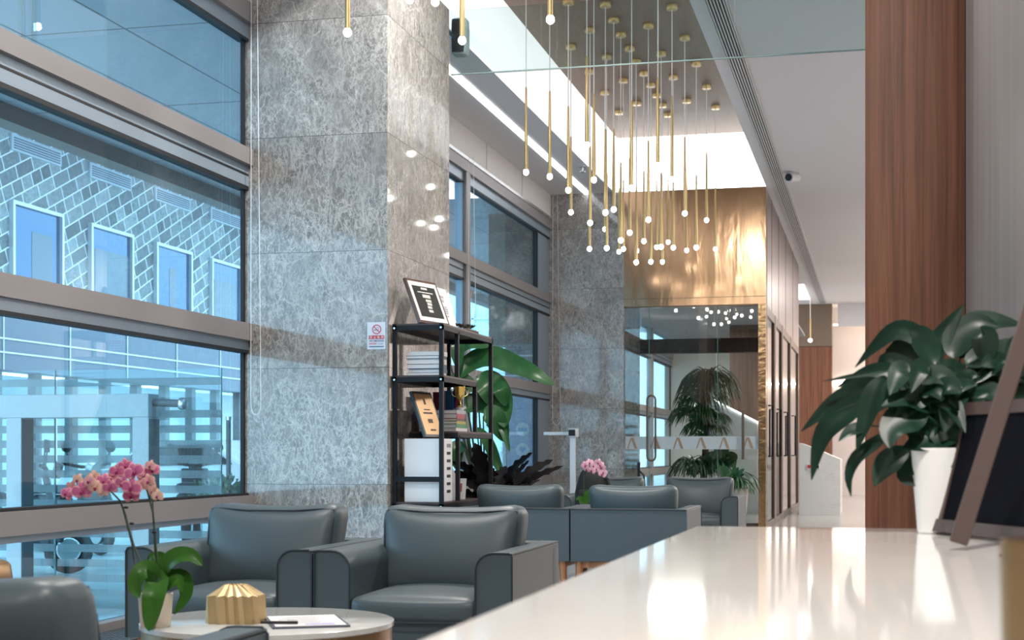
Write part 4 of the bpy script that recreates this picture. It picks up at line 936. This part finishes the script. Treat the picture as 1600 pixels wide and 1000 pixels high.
# tall strappy plant inside the vestibule
Yv = 23.2; base = W(1098, 800, Yv)
t = thing('dragon_plant', (base.x, Yv, 0), 'tall tiered strap leaved plant seen behind the entrance glass', 'plant')
build('pot', MB().lathe((base.x, Yv, 0), [(.2, 0), (.27, .4), (.25, .42), (.24, .36)], 24), M_POTCREAM, t, smooth=True); build('soil', MB().lathe((base.x, Yv, .34), [(.24, 0), (.24, .02)], 16), M_SOIL, t)
build('trunk', MB().tube([(base.x, Yv, .35), (base.x+.05, Yv, 1.2), W(1105, 600, Yv)], [.06, .05, .03], 8), mat('trunk', (.12, .09, .06), .9), t, smooth=True)
def tuft(parent, c, n, L, m, w=.03, up=.9, name='foliage'):
    q = MB()
    for k in range(n):
        a = k*2.399; e = random.uniform(.15, 1.0); l = L*random.uniform(.75, 1.15); d = Vector((math.cos(a), math.sin(a), 0))
        q.leaf([c+Vector((0, 0, random.uniform(-.1, .05))), c+d*l*.35*(1.2-e*.5)+Vector((0, 0, l*up*e*.62)), c+d*l*.75+Vector((0, 0, l*up*e*.4)), c+d*l*.98+Vector((0, 0, l*(e*.3-.42)))], w, (-d.y*.3, d.x*.3-.3, 1), 7, .2, tip=.6)
    return build(name, q, m, parent, smooth=True)
tuft(t, W(1108, 610, Yv), 190, .50, M_LEAFGRASS, up=1.15); tuft(t, W(1100, 630, Yv), 140, .46, M_LEAFGRASS, up=.8); tuft(t, W(1105, 672, Yv), 110, .40, M_LEAFGRASS, up=.6); tuft(t, W(1090, 652, Yv-.1), 130, .46, M_LEAFGRASS, up=.7); tuft(t, W(1112, 655, Yv), 110, .36, M_LEAFGRASS, up=.5)
tuft(t, W(1085, 738, Yv-.1), 120, .42, M_LEAFGRASS, up=.9); tuft(t, W(1110, 735, Yv), 90, .4, M_LEAFGRASS)
tuft(t, W(1100, 690, Yv), 70, .3, M_LEAFGRASS)
q = MB(); c = W(1128, 730, Yv-.15)
for a in (-.5, .3, 1.1, 2.0, 2.8): q.leaf([c, c+Vector((math.cos(a)*.12, -.1, .12+math.sin(a)*.08)), c+Vector((math.cos(a)*.26, -.12, .1+math.sin(a)*.12))], .22, (0, -1, .3), 8, .1, blunt=.4)
build('broad_leaves', q, M_LEAFBIG, t, smooth=True)
# small potted plant by the door
b = W(1150, 800, 18.7); t = thing('potted_fern', (b.x, 18.7, 0), 'small bushy green plant in a tall beige planter by the doors', 'potted plant')
build('planter', MB().lathe((b.x, 18.7, 0), [(.10, 0), (.155, .58), (.14, .585), (.13, .54)], 28), mat('beige_planter', (.52, .49, .45), .6), t, smooth=True); build('soil', MB().lathe((b.x, 18.7, .52), [(.13, 0), (.13, .02)], 16), M_SOIL, t)
tuft(t, Vector((b.x, 18.7, .6)), 90, .30, M_LEAFGRASS, .035); q = MB(); c = Vector((b.x-.05, 18.65, .62))
for a in range(6): q.leaf([c, c+Vector((.1*math.cos(a), -.02, .15)), c+Vector((.16*math.cos(a), -.04, .2+.02*a))], .07, (0, -1, .5), 8)
build('broad_leaves', q, M_LEAFBIG, t, smooth=True)
# ================================================================ DESK
t = thing('reception_desk', (.48, 2.0, 0), 'glossy white stone reception desk across the foreground', 'desk')
build('worktop', MB().box(-.427, 1.4, .3, 3.70, DT-.04, DT), M_DESK, t, bevel=.004)
build('front_panel', MB().box(-.40, -.36, .34, 3.66, 0, DT-.04), M_DESK, t)
build('end_panel', MB().box(-.36, 1.36, 3.62, 3.66, 0, DT-.04), M_DESK, t)
build('grommet', MB().lathe((W(1600, 871, 2.75).x, 2.75, DT), [(.042, 0), (.042, .003), (.034, .004)], 24), M_BLACKMETAL, t, smooth=True)
# picture frame seen from the back on its strut
t = thing('desk_photo_frame', (.3, 3.05, DT), 'brown photo frame seen from behind with angled wooden strut on the desk', 'picture frame')
fa = Vector((.135, 3.46, DT)); fb_ = Vector((.40, 2.82, DT)); d = (fb_-fa).normalized(); nn = Vector((d.y, -d.x, 0)); upv = (Vector((0, 0, 1))-nn*.12).normalized(); upv = (Vector((0, 0, 1))+Vector((.22, 0.05, 0))).normalized()
hh = .27; cN = (fa+fb_)/2+upv*hh/2; ln = (fb_-fa).length/2
fn = d.cross(upv).normalized()
build('frame_bottom', MB().obox((fa+fb_)/2+Vector((0, 0, .018)), d*ln, upv*.014, fn*.012), mat('frame_wood', (.085, .058, .053), .5), t)
build('frame_top', MB().obox((fa+fb_)/2+upv*(hh+.01), d*ln, upv*.014, fn*.012), MATS['frame_wood'], t)
build('frame_side', MB().obox(fa+d*.012+upv*(hh/2+.012)+d*0, d*.012, upv*(hh/2-.01), fn*.012), MATS['frame_wood'], t); build('frame_side', MB().obox(fb_-d*.012+upv*(hh/2+.012), d*.012, upv*(hh/2-.01), fn*.012), MATS['frame_wood'], t)
build('backing_board', MB().obox(cN+Vector((0, 0, .012)), d*(ln-.024), upv*(hh/2-.015), fn*.006), M_NAVY, t)
s0_ = W(1497, 850, 2.9); s0_.z = DT+.006; s1_ = W(1618, 470, 2.98)
ax = (s1_-s0_); axn = ax.normalized(); sd = axn.cross(Vector((0, 1, 0))).normalized()
build('strut', MB().obox((s0_+s1_)/2+Vector((0, 0, .006)), ax/2, sd*.017, Vector((0, .006, 0))), MATS['frame_wood'], t, bevel=.003)
b = W(1640, 900, 1.27); t = thing('brass_cup', (b.x, 1.27, DT), 'blurred brass pen cup at the right edge of the desk', 'cup')
build('wall', MB().lathe((b.x, 1.27, DT), [(.036, 0), (.038, .11), (.035, .11), (.033, .01)], 32), mat('tan_metal', (.25, .17, .085), .4, .4), t, smooth=True)
# bronze bin by the window
t = thing('bronze_cabinet', (-3.76, 5.5, 0), 'bronze side box with rounded top at left edge by the window', 'side box')
build('body', MB().rbox((-3.76, 5.5, .30), (.5, .4, .56), .06, n=8), M_BRONZE, t, smooth=True, weld=True)
build('plinth', MB().box(-3.96, -3.56, 5.34, 5.66, 0, .03), M_BLACKMETAL, t)
# ================================================================ OUTSIDE
GZ = -.12
struct('floor', MB().box(-60, -4.5, -20, 90, GZ-.1, GZ), M_PAVING)
# canopy soffit
t = thing('canopy', (-6.6, 15, EYE+3.6), 'pale panelled canopy soffit with brown fascia outside the tall window', 'canopy')
q = MB(); q.box(-8.7, -4.45, -4, 45, EYE+3.6, EYE+3.7)
for x in (-5.25, -6.2, -7.15, -8.1): q.box(x-.008, x+.008, -4, 45, EYE+3.597, EYE+3.6, 1)
for k in range(14): y = 3.6+2.7*k; q.box(-8.7, -4.45, y-.008, y+.008, EYE+3.597, EYE+3.6, 1)
build('soffit', q, [M_SOFFIT, M_PORTALDK], t); build('fascia', MB().box(-8.95, -8.7, -4, 45, EYE+3.42, EYE+3.75), M_SOFFITBROWN, t)
# facing building
FX_ = -16
t = thing('stone_building', (FX_-1, 34, GZ), 'slate clad building with framed windows across the courtyard', 'building')
build('facade', MB().box(FX_-.5, FX_, 5, 56, EYE+2.62, EYE+6.4), M_STONE, t)
build('roof_soffit', MB().box(FX_-.5, FX_+4, 5, 56, EYE+6.15, EYE+6.5), M_SOFFIT, t)
for k in range(7):
    y = 22.7+2.95*k
    f = MB(); f.box(FX_, FX_+.1, y, y+.07, EYE+3.3, EYE+4.8); f.box(FX_, FX_+.1, y+1.78, y+1.85, EYE+3.3, EYE+4.8); f.box(FX_, FX_+.1, y+.07, y+1.78, EYE+4.73, EYE+4.8); f.box(FX_, FX_+.1, y+.07, y+1.78, EYE+3.3, EYE+3.37)
    fo = build('window', f, mat('outer_frame', (.62, .66, .70), .35, .5), t)
    build('pane', MB().box(FX_+.01, FX_+.03, y+.07, y+1.78, EYE+3.37, EYE+4.73), mat('mirror_pane', (.06, .11, .19), .06, .7), fo)
    build('curtain', MB().box(FX_+.031, FX_+.035, y+.25+.5*(k % 2), y+1.1+.4*(k % 3), EYE+3.37, EYE+4.3), mat('pane_shade', (.10, .13, .16), .2, .3), fo)
    v = MB(); v.box(FX_, FX_+.05, y+.02, y+1.83, EYE+5.76, EYE+6.07)
    for i in range(5): v.box(FX_+.05, FX_+.07, y+.1, y+1.75, EYE+5.80+i*.048, EYE+5.82+i*.048, 1)
    build('vent', v, [MATS['outer_frame'], M_SLATEPANEL], t)
q = MB(); q.box(FX_-.4, FX_+.15, 5, 56, EYE+1.55, EYE+2.62)
for z in (1.86, 2.12, 2.60): q.box(FX_+.15, FX_+.18, 5, 56, EYE+z, EYE+z+.03, 1)
for k in range(20): y = 6+2.4*k; q.box(FX_+.15, FX_+.17, y, y+.03, EYE+1.55, EYE+2.6, 1)
build('spandrel_band', q, [M_SLATEPANEL, MATS['outer_frame']], t)
build('shopfront', MB().box(FX_-1.2, FX_-1.0, 5, 56, GZ, EYE+1.55), M_STORE, t)
q = MB()
for k in range(32): y = 10+1.4*k; q.box(FX_-.3, FX_-.12, y, y+.22, GZ, EYE+1.55)
build('shopfront_piers', q, M_PORTALDK, t)
# second building seen past the pillar
t = thing('glass_building', (-14, 60, GZ), 'pale sloping glass building seen through the second window', 'building')
q = MB(); q.prism([(-30, GZ), (-9.5, GZ), (-11.5, 9.0), (-30, 14)], 60, 62, 0, 'Y')
build('wall', q, mat('pale_glass_wall', (.55, .78, .84), .3), t)
q = MB()
for k in range(10): q.box(-28, -9.4, 59.9, 60, GZ+1.1*k, GZ+1.1*k+.06)
for k in range(9): x = -27+2*k; q.prism([(x, GZ), (x+.1, GZ), (x+1.3, 9), (x+1.2, 9)], 59.9, 60, 0, 'Y')
build('glazing_bars', q, MATS['outer_frame'], t)
# stone pier outside the second window; its dark upper part imitates a reflection
t = thing('outdoor_column', (-5.35, 22.2, GZ), 'outdoor stone pier, dark upper part imitating a reflection, beyond the second window', 'column')
build('reflection_shaft', MB().box(-5.40, -4.85, 22, 22.7, EYE+1.62, EYE+3.6), mat('dark_reflection', (.085, .06, .05), .5), t)
build('stone_base', MB().box(-5.40, -4.85, 22, 22.7, GZ, EYE+1.62), M_STONE, t)
build('brown_edge', MB().box(-5.68, -5.40, 22.1, 22.7, EYE+1.62, EYE+3.6), mat('taupe_cladding', (.27, .22, .17), .5), t)
# glass screen with round stickers (facing the camera, outside window two)
t = thing('sticker_screen', (-4.95, 20.9, GZ), 'blue glass outdoor screen with round pale stickers beyond second window', 'glass screen')
xa, xb = W(791, 700, 20.9).x, W(839, 700, 20.9).x
build('pane', MB().box(xa, xb, 20.9, 20.93, GZ, W(800, 606, 20.9).z), mat('blue_screen', (.28, .42, .60), .25), t)
build('edge_post', MB().box(xa-.05, xa, 20.88, 20.95, GZ, W(800, 606, 20.9).z), mat('pale_post', (.8, .88, .92), .4), t)
for k, py in enumerate((671, 703, 735)):
    c = W(816.5, py, 20.88)
    s_ = build('round_sticker', MB().tube([(c.x, 20.898, c.z), (c.x, 20.885, c.z)], .098, 28), mat('sticker_grey', (.85, .88, .88), .6), t)
    q = MB()
    if k == 1: q.prism([(c.x, c.z-.05), (c.x+.045, c.z+.0), (c.x+.045, c.z+.035), (c.x+.02, c.z+.045), (c.x, c.z+.03), (c.x-.02, c.z+.045), (c.x-.045, c.z+.035), (c.x-.045, c.z)], 20.88, 20.885, 0, 'Y')
    else: q.prism([(c.x-.06, c.z-.03), (c.x-.03, c.z-.02), (c.x, c.z-.03), (c.x+.03, c.z-.02), (c.x+.06, c.z-.03), (c.x+.065, c.z+.025), (c.x+.0, c.z+.03), (c.x-.065, c.z+.025)], 20.88, 20.885, 0, 'Y')
    build('tooth_mark', q, mat('sticker_icon', (.25, .5, .75), .5), s_)
# portal frame
YP = 9.62
t = thing('outdoor_gate_frame', (-5.5, YP, GZ), 'pale metal gate frame standing outside the tall window', 'gate frame')
zt, zb = EYE+.41, EYE+.245
def pxx(px): return W(px, 700, YP).x
xl = pxx(-60)
q = MB(); q.box(xl, pxx(232), YP, YP+.16, zb, zt); build('top_beam', q, M_PORTAL, t, bevel=.006)
for a, b in ((10, 33), (207, 232)):
    build('gate_post', MB().box(pxx(a), pxx(b), YP, YP+.16, GZ, zb).box(pxx(b), pxx(b)+.004, YP+.004, YP+.156, GZ, zb-.01, 1), [M_PORTAL, M_PORTALDK], t)
build('gate_post', MB().box(xl, xl+.1, YP, YP+.16, GZ, zb), M_PORTAL, t)
zz = W(250, 628, YP).z
tb = build('rail_tube', MB().tube([(pxx(232), YP+.08, zz), (pxx(275), YP+.08, zz-.01)], .028, 12), M_PORTALDK, t, smooth=True)
build('end_ball', MB().rbox((pxx(277), YP+.08, zz-.012), (.07, .07, .09), .034, n=6), M_STEEL, tb, smooth=True, weld=True)
# striped glass screens
YG = 10.05
def gx(px): return W(px, 700, YG).x
zt = W(200, 577, YG).z
for k, (a, b, lab) in enumerate([(gx(-80), gx(86), 'frosted stripe glass screen outside, left panel behind the gate frame'), (gx(90), min(gx(346), XW-.15), 'frosted stripe glass screen outside, right panel reaching the window end')]):
    t = thing('striped_glass_screen', ((a+b)/2, YG, GZ), lab, 'glass screen')
    build('pane', MB().box(a, b, YG, YG+.012, GZ, zt), M_GLASSOUT, t)
    q = MB(); q.box(a, b, YG-.004, YG-.001, zt-.12, zt-.065)
    z = zt-.30; 
    while z > GZ+.05: q.box(a+.0, b-.0, YG-.004, YG-.001, z-.056, z); z -= .109
    build('frosted_film', q, M_FILM, t)
    e = MB(); e.box(b-.008, b, YG-.002, YG+.014, GZ, zt); build('pane_edge', e, mat('green_edge', (.35, .62, .62), .3), t)
c = W(98, 925, YG); t = thing('glass_fitting', (c.x, YG-.07, c.z), 'steel point fitting holding the striped glass screens low down', 'fitting')
build('rod', MB().tube([(W(62, 924, YG).x, YG-.07, c.z), (W(118, 924, YG).x, YG-.07, c.z-.01)], .013, 8), M_STEEL, t, smooth=True)
for px in (64, 97, 114): x = W(px, 924, YG).x; build('clamp', MB().tube([(x, YG+.02, c.z), (x, YG-.11, c.z)], .028, 12), M_STEEL, t, smooth=True)
# parked scooters
def scooter():
    t = thing('scooter', (0, 0, 0), 'x', 'scooter')
    for x in (-.5, .5):
        n = 22; q = MB(); vs = []; fs = []
        for i in range(n):
            a = 2*math.pi*i/n
            for j in range(8):
                b_ = 2*math.pi*j/8; r = .17+.055*math.cos(b_); vs.append((x+r*math.cos(a), .055*math.sin(b_), .225+r*math.sin(a)))
        for i in range(n):
            for j in range(8): fs.append((i*8+j, i*8+(j+1) % 8, ((i+1) % n)*8+(j+1) % 8, ((i+1) % n)*8+j))
        wl = build('wheel', q.add(vs, fs), M_RUBBER, t, smooth=True)
        build('hub', MB().tube([(x, -.06, .225), (x, .06, .225)], .1, 12), M_STEEL, wl)
    M_SC = mat('scooter_paint', (.03, .035, .045), .35)
    build('body', MB().rbox((-.38, 0, .52), (.62, .28, .28), .1, n=6), M_SC, t, smooth=True, weld=True)
    build('floorboard', MB().rbox((.08, 0, .30), (.5, .28, .08), .03, n=4), M_SC, t, smooth=True, weld=True)
    build('front_shield', MB().obox((.36, 0, .62), (.03, 0, 0), (0, .17, 0), (-.07, 0, .32)), M_SC, t, bevel=.02)
    build('seat', MB().rbox((-.36, 0, .72), (.64, .24, .10), .045, n=6), M_RUBBER, t, smooth=True, weld=True)
    build('handlebar', MB().tube([(.26, -.33, 1.02), (.30, -.1, .98), (.30, .1, .98), (.26, .33, 1.02)], .018, 8), M_RUBBER, t, smooth=True)
    for s in (-1, 1): build('mirror', MB().tube([(.28, s*.25, 1.0), (.30, s*.3, 1.18)], .008, 6).tube([(.29, s*.3, 1.2), (.32, s*.3, 1.2)], .06, 10), M_RUBBER, t)
    build('headlight', MB().tube([(.36, 0, .98), (.44, 0, .96)], [.09, .07], 12), M_STEEL, t, smooth=True)
    return t
s_ = scooter()
for i, (px, Y_, r, lab) in enumerate([(20, 12.6, .5, 'dark parked scooter outside, leftmost behind the gate frame'), (112, 15.4, -.4, 'dark parked scooter outside, right of the gate frame opening'), (300, 17.5, 1.9, 'dark parked scooter outside beside the pale car, near the pillar')]):
    o = s_ if i == 0 else dup(s_); p = W(px, 800, Y_); o.location = (p.x, Y_, GZ); o.rotation_euler.z = r; tag(o, lab, 'scooter', 'scooters parked in the courtyard')
# pale car
p = W(300, 800, 23.5); cx_ = p.x
t = thing('car', (cx_, 23.5, GZ), 'low white car parked in the courtyard beyond the striped glass', 'car')
prof = [(-2.1, .3), (-2.15, .6), (-1.9, .78), (-1.1, .88), (-.5, 1.3), (.7, 1.35), (1.3, .95), (2.0, .85), (2.15, .6), (2.1, .3)]
build('body', MB().prism([(cx_+a, GZ+b_) for a, b_ in prof], 22.7, 24.3, 0, 'Y'), mat('car_white', (.8, .83, .85), .2), t, bevel=.06)
build('side_glass', MB().prism([(cx_-1.0, GZ+.9), (cx_-.5, GZ+1.22), (cx_+.65, GZ+1.27), (cx_+1.1, GZ+.95)], 22.68, 22.69, 0, 'Y'), M_BLACK, t)
for dx in (-1.35, 1.35):
    for y in (22.65, 24.1): build('wheel', MB().tube([(cx_+dx, y, GZ+.31), (cx_+dx, y+.22, GZ+.31)], .31, 20), M_RUBBER, t)
# bush
p = W(352, 800, 16.5); t = thing('round_shrub', (p.x, 16.5, GZ), 'low grey green shrub outside at the window corner by the pillar', 'shrub')
q = MB()
for _ in range(420):
    v = Vector((random.gauss(0, 1), random.gauss(0, 1), random.gauss(0, 1))).normalized()*random.uniform(.3, .5); v.z = abs(v.z)*.8
    c = Vector((p.x, 16.5, GZ+.45))+v; d = v.normalized(); q.leaf([c, c+d*.04+Vector((0, 0, .02)), c+d*.09], .05, (random.random()-.5, random.random()-.5, 1), 3)
build('foliage', q, leafmat('shrub_leaf', (.12, .2, .13), (.3, .4, .3), .6), t)
build('stem', MB().tube([(p.x, 16.5, GZ), (p.x, 16.5, GZ+.6)], [.05, .03], 6), M_STEM, t)
# courtyard lamp post / bollard
p = W(357, 650, 19.5); t = thing('slim_bollard', (p.x, 19.5, GZ), 'slim grey post outside at the window corner above the shrub', 'post')
build('post', MB().tube([(p.x, 19.5, GZ), (p.x, 19.5, EYE+.45)], .035, 10), M_PORTALDK, t); build('cap', MB().tube([(p.x, 19.5, EYE+.45), (p.x, 19.5, EYE+.50)], .04, 10), M_STEEL, t)
